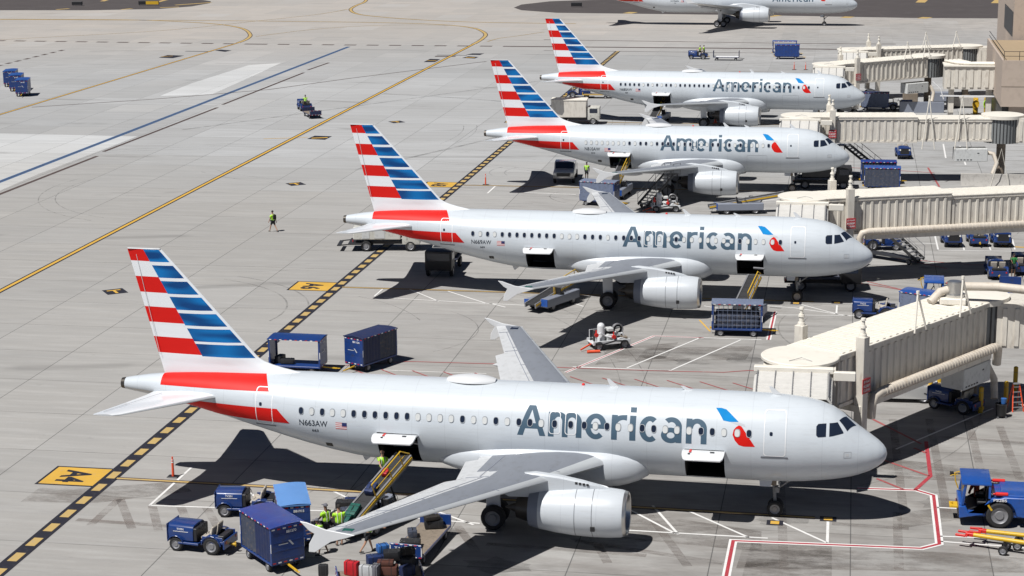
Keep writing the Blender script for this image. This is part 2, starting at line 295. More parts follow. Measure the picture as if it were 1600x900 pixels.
# ------------------------------------------------------------------ mesh helpers
class MB:
    def __init__(s): s.v = []; s.f = []; s.m = []
    def add(s, vs, fs, m=0, T=None):
        b = len(s.v)
        s.v += [tuple(T @ Vector(p)) if T else tuple(p) for p in vs]
        for i, f in enumerate(fs):
            s.f.append(tuple(b+j for j in f)); s.m.append(m[i] if isinstance(m, list) else m)
        return s
    def box(s, x0, x1, y0, y1, z0, z1, m=0, T=None):
        vs = [(x0, y0, z0), (x1, y0, z0), (x1, y1, z0), (x0, y1, z0), (x0, y0, z1), (x1, y0, z1), (x1, y1, z1), (x0, y1, z1)]
        return s.add(vs, [(0, 3, 2, 1), (4, 5, 6, 7), (0, 1, 5, 4), (1, 2, 6, 5), (2, 3, 7, 6), (3, 0, 4, 7)], m, T)
    def cbox(s, c, d, m=0, T=None):
        return s.box(c[0]-d[0]/2, c[0]+d[0]/2, c[1]-d[1]/2, c[1]+d[1]/2, c[2]-d[2]/2, c[2]+d[2]/2, m, T)
    def rod(s, p0, p1, r, r1=None, n=10, m=0, T=None, caps=True):
        p0, p1 = Vector(p0), Vector(p1); d = (p1-p0).normalized(); r1 = r if r1 is None else r1
        u = d.orthogonal().normalized(); w_ = d.cross(u)
        vs = []
        for p, q in ((p0, r), (p1, r1)):
            for i in range(n):
                a = 2*PI*i/n; vs.append(p+(u*math.cos(a)+w_*math.sin(a))*q)
        fs = [(i, (i+1) % n, n+(i+1) % n, n+i) for i in range(n)]
        if caps: fs += [tuple(range(n-1, -1, -1)), tuple(range(n, 2*n))]
        return s.add(vs, fs, m, T)
    def bar(s, p0, p1, wd, ht, m=0, T=None):
        """rectangular bar; wd is measured horizontally"""
        p0, p1 = Vector(p0), Vector(p1); d = (p1-p0).normalized()
        side = d.cross(Vector((0, 0, 1)))
        side = Vector((1, 0, 0)) if side.length < 1e-4 else side.normalized()
        up = side.cross(d).normalized(); vs = []
        for p in (p0, p1):
            for a, b in ((-1, -1), (1, -1), (1, 1), (-1, 1)): vs.append(p+side*a*wd/2+up*b*ht/2)
        return s.add(vs, [(0, 1, 2, 3), (7, 6, 5, 4), (0, 4, 5, 1), (1, 5, 6, 2), (2, 6, 7, 3), (3, 7, 4, 0)], m, T)
    def tube(s, pts, r, n=10, m=0, T=None):
        pts = [Vector(p) for p in pts]; rings = []; u = None
        for i, p in enumerate(pts):
            d = (pts[min(i+1, len(pts)-1)]-pts[max(i-1, 0)]).normalized()
            u = d.orthogonal().normalized() if u is None else (u-d*u.dot(d)).normalized()
            w_ = d.cross(u); rr = r[i] if isinstance(r, (list, tuple)) else r
            rings.append([p+(u*math.cos(2*PI*k/n)+w_*math.sin(2*PI*k/n))*rr for k in range(n)])
        return s.loft(rings, m, T)
    def loft(s, rings, m=0, T=None, cap=(True, True), closed=True):
        n = len(rings[0]); vs = [p for r_ in rings for p in r_]; fs = []; ms = []
        for i in range(len(rings)-1):
            for k in range(n if closed else n-1):
                k2 = (k+1) % n; fs.append((i*n+k, i*n+k2, (i+1)*n+k2, (i+1)*n+k))
                ms.append(m(i, k) if callable(m) else m)
        m0 = m(0, 0) if callable(m) else m
        if cap[0]: fs.append(tuple(range(n-1, -1, -1))); ms.append(m0)
        if cap[1]: fs.append(tuple((len(rings)-1)*n+k for k in range(n))); ms.append(m0)
        return s.add(vs, fs, ms, T)
    def lathe(s, prof, c=(0, 0, 0), axis='x', n=32, m=0, T=None, cap=(False, False)):
        rings = []
        for t, r_ in prof:
            ring = []
            for k in range(n):
                a = 2*PI*k/n; q = (math.cos(a)*r_, math.sin(a)*r_)
                p = (t, q[0], q[1]) if axis == 'x' else (q[1], t, q[0]) if axis == 'y' else (q[0], q[1], t)
                ring.append((c[0]+p[0], c[1]+p[1], c[2]+p[2]))
            rings.append(ring)
        return s.loft(rings, m, T, cap)
    def prism(s, poly, a0, a1, axis='y', m=0, T=None):
        """poly: 2-D outline in the two other axes (x,z for y; y,z for x; x,y for z)"""
        def P(p, a): return (p[0], a, p[1]) if axis == 'y' else (a, p[0], p[1]) if axis == 'x' else (p[0], p[1], a)
        n = len(poly); vs = [P(p, a0) for p in poly]+[P(p, a1) for p in poly]
        fs = [tuple(range(n)), tuple(range(2*n-1, n-1, -1))]+[(i, n+i, n+(i+1) % n, (i+1) % n) for i in range(n)]
        return s.add(vs, fs, m, T)
    def ball(s, c, r, m=0, n=10, sz=1.0):
        rings = []
        for i in range(1, n):
            a = PI*i/n; rings.append([(c[0]+r*math.sin(a)*math.cos(2*PI*k/(n*2)), c[1]+r*math.sin(a)*math.sin(2*PI*k/(n*2)), c[2]+r*sz*math.cos(a)) for k in range(n*2)])
        return s.loft(rings, m)
    def build(s, name, mats, parent=None, bevel=0.0, smooth=35, loc=None, seg=1, fix=True):
        me = bpy.data.meshes.new(name); me.from_pydata(s.v, [], s.f)
        mats = mats if isinstance(mats, (list, tuple)) else [mats]
        for k in mats: me.materials.append(M[k] if isinstance(k, str) else k)
        me.polygons.foreach_set('material_index', s.m)
        if fix or bevel:
            b = bmesh.new(); b.from_mesh(me)
            if fix: bmesh.ops.recalc_face_normals(b, faces=b.faces[:])
            if bevel:
                es = [e for e in b.edges if len(e.link_faces) == 2 and e.calc_face_angle(0) > 0.6]
                bmesh.ops.bevel(b, geom=es, offset=bevel, segments=seg, affect='EDGES', clamp_overlap=True, profile=0.6)
            b.to_mesh(me); b.free()
        me.polygons.foreach_set('use_smooth', [True]*len(me.polygons))
        try: me.set_sharp_from_angle(angle=R(smooth))
        except Exception: pass
        me.update()
        o = bpy.data.objects.new(name, me); COL.objects.link(o)
        if parent is not None: o.parent = parent
        if loc is not None: o.location = loc
        return o

def tag(o, label=None, cat=None, group=None, kind=None):
    if label: o['label'] = label
    if cat: o['category'] = cat
    if group: o['group'] = group
    if kind: o['kind'] = kind
    return o
def thing(name, label, cat, loc=(0, 0, 0), rz=0.0, group=None):
    o = bpy.data.objects.new(name, None); COL.objects.link(o); o.empty_display_size = 0.5
    o.location = (loc[0], loc[1], loc[2] if len(loc) > 2 else 0.0); o.rotation_euler = (0, 0, rz)
    return tag(o, label, cat, group)
def dup(root, loc, rz, label=None, group=None, name=None):
    def rec(o, par):
        c = o.copy(); COL.objects.link(c); c.parent = par
        for ch in o.children: rec(ch, c)
        return c
    r = rec(root, None); r.location = (loc[0], loc[1], loc[2] if len(loc) > 2 else 0.0); r.rotation_euler = (0, 0, rz)
    if name: r.name = name
    if label: r['label'] = label
    if group: r['group'] = group
    return r

_tc = {}
def text_mesh(body, bold=0.0):
    """flat text as (verts2d, faces) with lower left of the ink at 0,0 and cap height 1"""
    key = (body, bold)
    if key in _tc: return _tc[key]
    cu = bpy.data.curves.new('t', 'FONT'); cu.body = body; cu.size = 1; cu.offset = bold; cu.resolution_u = 5
    ob = bpy.data.objects.new('t', cu); COL.objects.link(ob)
    me = bpy.data.meshes.new_from_object(ob.evaluated_get(bpy.context.evaluated_depsgraph_get()))
    vs = [(v.co.x, v.co.y) for v in me.vertices]; fs = [tuple(p.vertices) for p in me.polygons]
    bpy.data.objects.remove(ob); bpy.data.curves.remove(cu); bpy.data.meshes.remove(me)
    x0 = min(v[0] for v in vs); y0 = min(v[1] for v in vs); y1 = max(v[1] for v in vs)
    # the capital height of the built-in face is measured from the ink itself
    vs = [((v[0]-x0)/(y1-y0), (v[1]-y0)/(y1-y0)) for v in vs]
    _tc[key] = (vs, fs); return vs, fs

def lettering(name, body, parent, origin, ux, uy, height, mat, bold=0.02, off=0.004, width=None):
    """flat text on a plane: origin = lower left, ux/uy unit vectors"""
    vs, fs = text_mesh(body, bold); ux, uy, o = Vector(ux), Vector(uy), Vector(origin); nrm = ux.cross(uy)
    W = max(v[0] for v in vs); k = (width/W if width else height)
    mb = MB(); mb.add([o+ux*v[0]*k+uy*v[1]*height+nrm*off for v in vs], fs)
    return mb.build(name, mat, parent, fix=False)

def ribbon(mb, pts, wd, z, m=0, off=0.0, dash=None):
    pts = [Vector((p[0], p[1])) for p in pts]
    def seg(ps):
        L = []; n = len(ps)
        for i, p in enumerate(ps):
            d0 = (ps[i]-ps[i-1]).normalized() if i else (ps[1]-ps[0]).normalized()
            d1 = (ps[i+1]-ps[i]).normalized() if i < n-1 else d0
            d = d0+d1; d = d.normalized() if d.length > 1e-6 else d1
            k = 1/max(0.5, d.dot(d1)); nn = Vector((-d.y, d.x))
            L.append((p+nn*(off+wd/2)*k, p+nn*(off-wd/2)*k))
        vs = []
        for a, b in L: vs += [(a.x, a.y, z), (b.x, b.y, z)]
        mb.add(vs, [(2*i+1, 2*i+3, 2*i+2, 2*i) for i in range(n-1)], m)
    if not dash: seg(pts); return
    on, gap = dash
    for a, b in zip(pts, pts[1:]):
        L = (b-a).length; t = 0
        while t < L:
            e = min(t+on, L); seg([a+(b-a)*t/L, a+(b-a)*e/L]); t += on+gap
def smooth_path(pts, k=8):
    P = [Vector((p[0], p[1])) for p in pts]; out = []
    for i in range(len(P)-1):
        a, b, c, d = P[max(i-1, 0)], P[i], P[i+1], P[min(i+2, len(P)-1)]
        for j in range(k):
            t = j/k
            out.append(0.5*((2*b)+(c-a)*t+(2*a-5*b+4*c-d)*t*t+(-a+3*b-3*c+d)*t**3))
    out.append(P[-1]); return out
def struct(name, mb, mat):
    o = mb.build(name, mat, None, fix=False); o['kind'] = 'structure'; return o


# ================================================================== GROUND AND MARKINGS
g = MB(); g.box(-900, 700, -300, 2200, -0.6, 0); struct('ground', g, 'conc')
g = MB()
g.add([(*p, 0.004) for p in [(-99.71, 200.16), (-78.31, 199.50), (-78.45, 187.80), (-78.73, 173.72), (-78.39, 164.23), (-78.95, 157.44)]], [(5, 4, 3, 2, 1, 0)])
g.add([(*p, 0.004) for p in [(-88.73, 234.67), (-89.33, 248.77), (-88.55, 271.50), (-84.57, 275.40), (-83.48, 257.79), (-82.41, 236.64)]], [(5, 4, 3, 2, 1, 0)])
struct('pale_slab_patch', g, 'conclt')
g = MB()
g.add([(*p, 0.004) for p in [(-244.95, 367.40), (-172.85, 368.09), (-153.78, 369.16), (-140.13, 373.16), (-135.67, 380.05), (-134.73, 388.70), (-136.25, 393.97), (-143.71, 402.84), (-276.32, 415.14)]], [tuple(range(8, -1, -1))])
g.add([(*p, 0.004) for p in [(-67.50, 380.38), (-64.84, 374.14), (-56.87, 368.41), (-15.72, 364.90), (10.39, 360.79), (31.11, 360.68), (94.56, 350.39), (115.67, 430.98), (37.27, 435.67), (-44.84, 407.37), (-62.72, 397.55), (-67.35, 388.68)]], [tuple(range(11, -1, -1))])
struct('asphalt_taxiway', g, 'asphalt')
# worn areas and scars of removed paint
g = MB(); T = 0.005
def quad(mb, ps, z, m=0): mb.add([(p[0], p[1], z) for p in ps], [tuple(range(len(ps)-1, -1, -1))], m)
quad(g, [(-38.97, 83.71), (-36.29, 84.11), (-32.27, 85.70), (-31.26, 84.28), (-35.31, 81.96), (-39.03, 81.59)], T)
quad(g, [(-9.48, 84.54), (-3.38, 82.83), (-3.25, 80.21), (-9.95, 80.99)], T)
quad(g, [(2.74, 86.19), (5.75, 87.73), (5.65, 85.75), (2.84, 84.11)], T)
quad(g, [(-4.12, 80.40), (4.32, 81.35), (8.16, 81.15), (8.02, 79.36), (-4.25, 78.02)], T)
quad(g, [(-3.75, 81.52), (-0.18, 81.64), (-0.13, 77.74), (-3.93, 77.16)], T)
quad(g, [(-1.01, 95.78), (-0.31, 92.67), (8.98, 91.04), (9.16, 93.26), (3.54, 94.29)], T)
quad(g, [(-12.10, 114.73), (-5.40, 116.47), (-5.80, 112.97), (-12.53, 111.41)], T)
quad(g, [(-14.49, 114.39), (-10.26, 116.60), (-10.69, 112.59), (-14.78, 110.49)], T)
struct('ground_stain', g, 'stain')
g = MB(); T = 0.0065
for a, b, c, d in [(180,782,142,818),(190,782,206,826),(235,792,248,830),(282,790,296,828),(330,792,345,830),
                   (712,818,745,862),(770,842,800,880),(900,778,940,870),(960,790,1050,880),(1080,806,1130,880),
                   (1395,640,1400,790),(1450,690,1470,770),(1512,640,1532,770),(1570,668,1592,760),(1432,770,1436,880),(1360,760,1372,860)]:
    pass
bars = [[(-34.41, 82.66), (-34.36, 78.85)], [(-34.35, 82.67), (-32.26, 78.82)], [(-32.46, 82.01), (-30.90, 78.68)], [(-31.12, 82.22), (-29.49, 79.06)], [(-29.83, 82.22), (-27.99, 78.95)],
        [(-17.49, 81.74), (-15.81, 78.30)], [(-12.02, 84.16), (-9.84, 77.78)], [(-8.68, 84.21), (-6.34, 77.93)], [(2.86, 101.56), (3.10, 86.43)],
        [(4.83, 101.84), (5.11, 86.73)], [(6.92, 102.51), (7.07, 92.74)], [(8.53, 101.18), (8.87, 92.01)], [(2.80, 86.38), (2.73, 78.93)], [(-2.75, 89.30), (-2.19, 78.18)]]
for b_ in bars: ribbon(g, b_, 0.42, T)
for b_ in [[(-35.30, 79.59), (-29.84, 79.36)], [(-15.57, 79.31), (-8.27, 78.97)], [(2.84, 91.61), (9.02, 91.54)], [(-0.21, 84.34), (3.28, 84.17)], [(3.99, 98.76), (9.57, 98.22)], [(-11.62, 80.32), (-4.85, 78.54)]]: ribbon(g, b_, 0.40, T+0.001)
struct('removed_paint_scar', g, 'scar')

g = MB(); rs = random.Random(11)
for k in range(46):
    if k < 26: cx, cy, rr = rs.uniform(-66, -30), rs.uniform(95, 215), rs.uniform(8, 30)
    else: cx, cy, rr = rs.uniform(-30, 8), rs.uniform(80, 200), rs.uniform(5, 16)
    a0 = rs.uniform(0, 6.28); sp = rs.uniform(.5, 1.5); sq = rs.uniform(.5, 1.6); wd = rs.uniform(.06, .14)
    for of in ((-.75, .75) if k % 3 else (0,)):
        ribbon(g, [(cx+(rr+of)*math.cos(a0+sp*i/14), cy+(rr+of)*sq*math.sin(a0+sp*i/14)) for i in range(15)], wd, 0.0045+.00001*k)
for x0, y0, x1, y1 in ((-60, 240, -20, 215), (-75, 205, -38, 262), (-20, 300, 20, 292), (-48, 180, -30, 226), (-12, 262, 8, 236)):
    ribbon(g, smooth_path([(x0, y0), (x0*.6+x1*.4+2, y0*.6+y1*.4+3), (x1, y1)], 8), .5, 0.0052)
struct('tyre_mark', g, 'skid')
g = MB(); rs = random.Random(5)
for cx, cy in ((-2.6, 84.4), (-17.5, 80.6), (-10, 80.5), (-14.5, 76.8), (-9, 112), (-6, 113), (-3.0, 128.2), (-16, 124.5), (-10, 124.6), (-5, 171), (-16, 168), (3, 92), (5, 88), (-21, 84), (9, 103), (0.5, 139), (6, 141), (-24, 92)):
    n_ = 14; rr = rs.uniform(.35, 1.1); quad(g, [(cx+rs.uniform(.55, 1.1)*rr*1.7*math.cos(2*PI*i/n_), cy+rs.uniform(.55, 1.1)*rr*math.sin(2*PI*i/n_)) for i in range(n_)][::-1], 0.0056)
struct('oil_stain', g, 'skid')

Z1, Z2, Z3, Z4 = 0.010, 0.014, 0.018, 0.022
# apron boundary: black band with yellow blocks, black/yellow taxi lines
blk, yel = MB(), MB()
ribbon(blk, [(-36.04, 55), (-36.04, 296)], 0.84, Z1)
y = 55.3
while y < 296:
    if not any(abs(y-c) < 0.1 for c in ()): yel.box(-36.26, -35.81, y-0.52, y+0.52, Z2, Z2+0.001)
    y += 1.925
def taxi(pts, wd=0.17, edge=0.12, dash=None):
    ribbon(blk, pts, wd+2*edge, Z1, dash=dash); ribbon(yel, pts, wd, Z2, dash=dash)
struct('boundary_band', blk, 'mkblk')
struct('boundary_blocks', yel, 'mkyel2')
blk, yel = MB(), MB()
main = [(-69.9, 100), (-59.96, 124.47), (-60.34, 144.72), (-60.96, 172.07), (-60.96, 207.47), (-60.96, 259.08), (-61.08, 285.66), (-61.03, 305.72)]
main = [Vector((-58.6, 90)), Vector((-59.1, 300))]
P0, P1 = Vector((-59.96, 124.47)), Vector((-61.03, 305.72)); dd = (P1-P0).normalized()
taxi([P0-dd*60, P1], 0.30, 0.15)
P2, P3 = Vector((-102.00, 215.18)), Vector((-101.03, 304.79)); dd = (P3-P2).normalized()
taxi([P2-dd*60, P3], 0.26, 0.13)
struct('taxiway_line_border', blk, 'mkblk'); struct('taxiway_line', yel, 'mkyel')
yel = MB(); blk = MB()
def curve(ps, wd=0.5, e=0.15):
    q = smooth_path(ps, 8); ribbon(yel, q, wd, Z2); ribbon(blk, q, wd+2*e, Z1)
curve([(-61.03, 305.72), (-61.23, 313.36), (-62.21, 322.49), (-64.85, 330.80), (-67.55, 335.66), (-71.25, 339.30), (-76.68, 342.25), (-85.68, 344.36), (-98.34, 345.60), (-123.92, 346.76), (-162.82, 346.45), (-203.14, 346.12)])
curve([(-101.03, 304.79), (-101.61, 311.45), (-103.62, 319.50), (-108.41, 330.30), (-114.53, 337.74), (-122.47, 342.66), (-137.01, 347.35), (-163.15, 347.15)])
curve([(-104.75, 406.49), (-102.08, 393.85), (-101.34, 383.54), (-99.85, 373.77), (-96.38, 364.59), (-91.81, 358.86), (-82.62, 352.19), (-71.71, 347.31), (-59.29, 345.40), (-49.66, 344.69)])
curve([(-144.58, 307.08), (-122.44, 325.52), (-111.03, 346.17), (-103.15, 362.67), (-100.67, 375.34)], 0.16, 0.06)
curve([(-101.49, 316.09), (-95.93, 328.63), (-88.63, 336.82), (-79.79, 340.05), (-72.43, 339.22)], 0.16, 0.06)
curve([(-59.53, 310.16), (-58.62, 315.81), (-56.16, 320.59), (-52.90, 327.95)], 0.18, 0.06)
for a, b in [((738,2), (738,2)),]: pass
for ps in [[(-160.56, 392.78), (-161.73, 400.12)], [(-147.32, 389.84), (-147.91, 398.90)], [(-161.52, 370.35), (-159.81, 372.91)], [(-147.64, 371.12), (-146.41, 373.64)], [(-140.45, 383.20), (-135.04, 390.45)], [(-141.32, 376.40), (-137.82, 378.25)]]: ribbon(yel, ps, 1.1, Z2)
for ps in [[(13.65, 397.85), (15.08, 410.12)], [(28.57, 396.92), (30.69, 410.83)], [(12.67, 359.54), (13.93, 362.41)], [(-1.31, 360.07), (-0.38, 362.95)], [(28.47, 361.90), (29.84, 364.78)], [(-15.59, 362.02), (-13.80, 365.01)], [(-42.95, 367.72), (-42.05, 370.79)]]: ribbon(yel, ps, 1.9, Z2)
struct('taxiway_curve_border', blk, 'mkbrn'); struct('taxiway_curve', yel, 'mkyel2')
g = MB(); g2 = MB()
q0, q1 = Vector((-80.58, 168.98)), Vector((-80.63, 299.95)); dd = (q1-q0).normalized()
for of in (-0.2, 0.2): ribbon(g, [q0-dd*80, q1], 0.26, Z1, off=of)
ribbon(g2, [q0-dd*80, q1], 0.14, Z1+0.001)
struct('blue_boundary_line', g, 'mkblue')
for a, b in [((0,302), (152,244)), ((162,237), (340,168)), ((348,163.5), (450,122)), ((481,109.5), (514,98))]: pass
for ps in [[(-77.78, 144.40), (-77.30, 185.31)], [(-77.80, 188.31), (-77.36, 224.30)], [(-77.62, 227.05), (-77.40, 262.77)], [(-77.77, 266.04), (-77.35, 276.02)]]: ribbon(g2, ps, 0.42, Z1)
ribbon(g2, [(-148.61, 305.63), (-97.31, 302.90), (-54.07, 302.57)], 1.1, Z1, dash=(2.0, 1.8))
ribbon(g2, [(-54.07, 302.57), (-7.91, 302.15), (16.65, 301.66)], 1.2, Z1)
ribbon(g2, [(-50.68, 314.15), (-8.16, 310.88), (7.09, 311.01)], 0.6, Z1)
ribbon(g2, [(-7.71, 295.32), (-47.83, 296.44)], 0.35, Z1)
ribbon(g2, [(-126.56, 263.80), (-126.08, 292.16)], 0.7, Z1, dash=(1.6, 1.6))
ribbon(g2, [(-100.96, 222.18), (-88.38, 231.39), (-76.46, 242.75), (-68.70, 256.80), (-53.94, 279.84)], 0.3, Z1)
ribbon(g2, [(-63.26, 286.42), (-60.08, 286.69)], 1.2, Z1)
struct('dark_boundary_line', g2, 'mkbrn')

# gate numbers: yellow panels with black border, number reads from the terminal
pan_b, pan_y, num = MB(), MB(), MB()
def gate_panel(cx, cy, txt):
    pan_b.box(cx-1.52, cx+1.5, cy-1.45, cy+1.45, Z1-0.004, Z1-0.003); pan_y.box(cx-1.38, cx+1.5, cy-1.3, cy+1.3, Z1-0.002, Z1-0.001)
    vs, fs = text_mesh(txt, 0.035); W = max(v[0] for v in vs)
    num.add([(cx-0.72+v[1]*1.5, cy+0.95-v[0]*1.9/W, Z1+0.001) for v in vs], [f for f in fs])
gate_panel(-37.95, 85.65, 'A4'); gate_panel(-37.93, 129.05, 'A6'); gate_panel(-37.9, 172.5, 'A8'); gate_panel(-37.9, 216.2, 'A10')
struct('gate_number_border', pan_b, 'mkblk'); struct('gate_number_panel', pan_y, 'mkyel'); struct('gate_number', num, 'mkblk')
# lead-in lines
blk, yel = MB(), MB()
for ps in [[(-35.7, 85.65), (-12, 85.3), (-1, 85.0)], [(-35.7, 129.05), (-2, 129.0)], [(-35.7, 172.5), (-3, 172.6)], [(-35.7, 216.2), (-3, 216.4)]]:
    ribbon(blk, ps, 0.42, Z1); ribbon(yel, ps, 0.18, Z2)
for y0 in (85.6, 129.0, 172.6):
    for x in (-3.15, -0.4): pass
struct('lead_in_line_border', blk, 'mkbrn'); struct('lead_in_line', yel, 'mkyel2')
# small position markers
blk, yel = MB(), MB()
for x, y, r_ in [(-51.6, 125.5, -0.3), (-51.6, 171.2, -0.3), (-52, 214, -0.2)]:
    T4 = Matrix.Translation((x, y, 0)) @ Matrix.Rotation(R(37), 4, 'Z')
    blk.box(-0.75, 0.75, -0.8, 0.8, Z1, Z1+0.001, 0, T4); yel.box(-0.5, 0.5, 0.28, 0.5, Z2, Z2+0.001, 0, T4); yel.box(-0.1, 0.1, -0.6, 0.28, Z2, Z2+0.001, 0, T4)
for ps in [[(-106.11, 280.93), (-106.05, 284.77), (-103.05, 284.06), (-103.54, 280.20)], [(-100.76, 292.16), (-100.32, 293.72), (-98.04, 292.38), (-98.43, 290.33)], [(-63.22, 278.14), (-63.24, 282.69), (-61.57, 282.37), (-61.48, 278.29)],
           [(-58.97, 289.17), (-58.35, 291.15), (-56.44, 291.31), (-56.68, 288.88)], [(-58.62, 284.47), (-58.10, 286.86), (-56.33, 286.06), (-56.47, 283.72)], [(-58.72, 199.72), (-58.54, 202.18), (-56.48, 201.92), (-56.55, 199.24)]]:
    quad(blk, ps, Z1)
ribbon(yel, [(-58.99, 200.90), (-63.54, 199.19)], 0.2, Z1); ribbon(yel, [(-58.36, 200.25), (-56.72, 200.91)], 0.5, Z2)
ribbon(yel, [(-63.13, 280.40), (-61.67, 280.07)], 0.4, Z2); ribbon(yel, [(-106.21, 282.35), (-104.72, 283.43)], 0.3, Z2); ribbon(yel, [(-58.12, 284.98), (-56.74, 285.09)], 0.5, Z2)
ribbon(blk, [(-63.37, 288.32), (-58.58, 288.24)], 0.5, Z1); ribbon(blk, [(-105.23, 290.78), (-100.89, 290.63)], 0.6, Z1)
# stop marks under the nose wheels
for ps in [(-2.82, 84.03), (-0.39, 84.92), (-3.20, 128.38), (-0.42, 128.95), (-4.94, 172.16)]:
    blk.box(ps[0]-0.38, ps[0]+0.38, ps[1]-0.32, ps[1]+0.32, Z3, Z3+0.001); yel.box(ps[0]-0.2, ps[0]+0.2, ps[1]-0.2, ps[1]+0.2, Z4, Z4+0.001)
struct('position_marker', blk, 'mkblk'); struct('position_marker_number', yel, 'mkyel')

# stand clearance lines
wh, rd, rd2 = MB(), MB(), MB()
def line3(ps, wr=0.16, gap=0.11):
    ribbon(wh, ps, wr+2*gap, Z1); ribbon(rd, ps, wr, Z2)
W = 0.13
# stand 4 (near aircraft)
for ps in [[(-32.59, 81.99), (-27.37, 82.32), (-22.39, 82.61)], [(-32.59, 81.99), (-32.55, 87.91)], [(-12.73, 83.78), (-10.07, 81.99)], [(-8.67, 85.57), (-7.11, 81.84)], [(-9.66, 84.79), (-7.23, 81.91)],
           [(-6.95, 85.10), (-3.91, 81.91)], [(-9.78, 82.04), (-3.05, 81.95)], [(-2.99, 84.71), (-0.41, 81.77)], [(-0.39, 84.57), (-0.38, 81.78)], [(-13.44, 83.41), (-12.73, 83.78)],
           [(4.67, 87.30), (6.32, 87.27)], [(4.65, 83.37), (8.36, 83.51)], [(4.62, 82.70), (8.27, 82.44)], [(2.93, 96.14), (8.42, 104.47)], [(-24.33, 85.31), (-22.72, 83.84)], [(-29.16, 85.37), (-26.89, 82.85)],
           [(-18.60, 83.17), (-16.63, 81.69)], [(-22.35, 82.43), (-16.37, 81.91)]]: ribbon(wh, ps, W, Z1)
line3([(-4.61, 76.68), (-4.58, 81.39), (3.77, 81.67), (4.58, 82.36), (4.58, 89.05), (3.78, 89.69), (0.96, 89.56)])
for ps in [[(4.52, 97.70), (4.54, 91.96), (3.72, 89.68)]]: ribbon(rd, ps, 0.2, Z2)
for ps in [[(0.96, 102.76), (4.27, 97.22)], [(2.09, 94.39), (4.48, 91.96)], [(1.90, 91.17), (3.17, 89.70)], [(3.85, 96.49), (4.45, 95.71)]]: ribbon(rd2, ps, 0.16, Z2)
# red hatch strip behind the near aircraft
ribbon(rd2, [(-34.97, 107.34), (-30.61, 107.96), (-26.19, 109.64), (-20.61, 109.82), (-16.22, 109.55), (-10.40, 109.64), (-6.96, 109.84), (-5.47, 110.48), (-3.75, 110.44)], 0.12, Z2)
for x in range(0, 17):
    px = -35.2+x*1.93
    ribbon(rd2, [(px, 107.6), (px+3.5, 104.3)], 0.10, Z3)
for ps in [[(-15.86, 109.75), (-10.22, 109.81)], [(-27.68, 107.48), (-20.97, 107.56)]]: ribbon(wh, ps, 0.09, Z1)
# stand 6 service bay
line3([(-16.30, 108.51), (-11.96, 118.02), (-8.74, 117.96)], 0.08, 0.09)
for ps in [[(-12.77, 110.04), (-8.91, 118.11)], [(-10.05, 109.98), (-6.36, 117.80)], [(-12.04, 118.01), (-5.07, 117.98)], [(-16.07, 109.87), (-10.03, 109.84)], [(-6.40, 127.56), (-3.33, 127.03), (0.55, 125.15)], [(-9.42, 126.76), (-6.71, 125.26)],
           [(-5.39, 124.70), (0.84, 125.38)], [(-2.84, 128.04), (-0.30, 125.58)], [(-0.41, 128.18), (-0.43, 125.57)], [(-31.90, 126.24), (-25.55, 125.53), (-20.76, 125.22)], [(-32.67, 126.53), (-32.63, 129.19)], [(-30.70, 129.03), (-27.80, 125.61)],
           [(-27.83, 128.80), (-24.41, 125.49)], [(-19.01, 127.00), (-17.58, 125.46)], [(-24.18, 125.52), (-22.88, 124.55)]]: ribbon(wh, ps, W*0.9, Z1)
line3([(-4.62, 118.04), (-4.54, 125.74)], 0.12, 0.10)
line3([(5.60, 125.67), (5.73, 121.32), (5.41, 117.98)], 0.12, 0.10)
for ps in [[(3.86, 144.23), (9.49, 142.65), (11.37, 142.90)], [(4.99, 143.44), (7.54, 141.03)], [(11.39, 143.13), (11.56, 141.57)], [(1.66, 135.89), (5.82, 131.94)], [(0.52, 135.74), (4.54, 133.17)]]: ribbon(rd2, ps, 0.14, Z2)
# parking bays
for a in [[(7.14, 153.66), (7.17, 148.04)], [(9.12, 152.86), (9.16, 148.06)], [(11.14, 153.12), (11.17, 148.32)], [(13.16, 152.86), (13.04, 148.81)], [(7.16, 147.79), (13.67, 148.15)], [(5.97, 150.39), (7.06, 150.28)]]: ribbon(wh, a, 0.13, Z1)
# stand 8
for ps in [[(-32.51, 168.45), (-32.50, 172.25)], [(-30.40, 169.39), (-24.35, 168.78)], [(-9.07, 166.10), (-5.25, 169.46)], [(-9.79, 168.58), (-6.66, 162.68)], [(9.94, 203.65), (9.78, 194.08)], [(11.60, 202.48), (11.51, 189.82)]]: ribbon(wh, ps, 0.16, Z1)
for ps in [[(7.79, 187.81), (8.44, 176.86)], [(0.37, 186.94), (8.29, 184.80)]]: ribbon(rd2, ps, 0.18, Z2)
struct('stand_line', wh, 'mkwht'); struct('clearance_line', rd, 'mkred'); struct('no_parking_hatch', rd2, 'mkred2')
g = MB(); ribbon(g, [(p[0], p[1]) for p in [(11.89, 153.22), (12.35, 149.96), (14.28, 149.71)]], 0.35, Z1); ribbon(g, [(-9.40, 122.70), (-8.46, 119.69)], 0.12, Z1); struct('yellow_edge_line', g, 'mkyel')


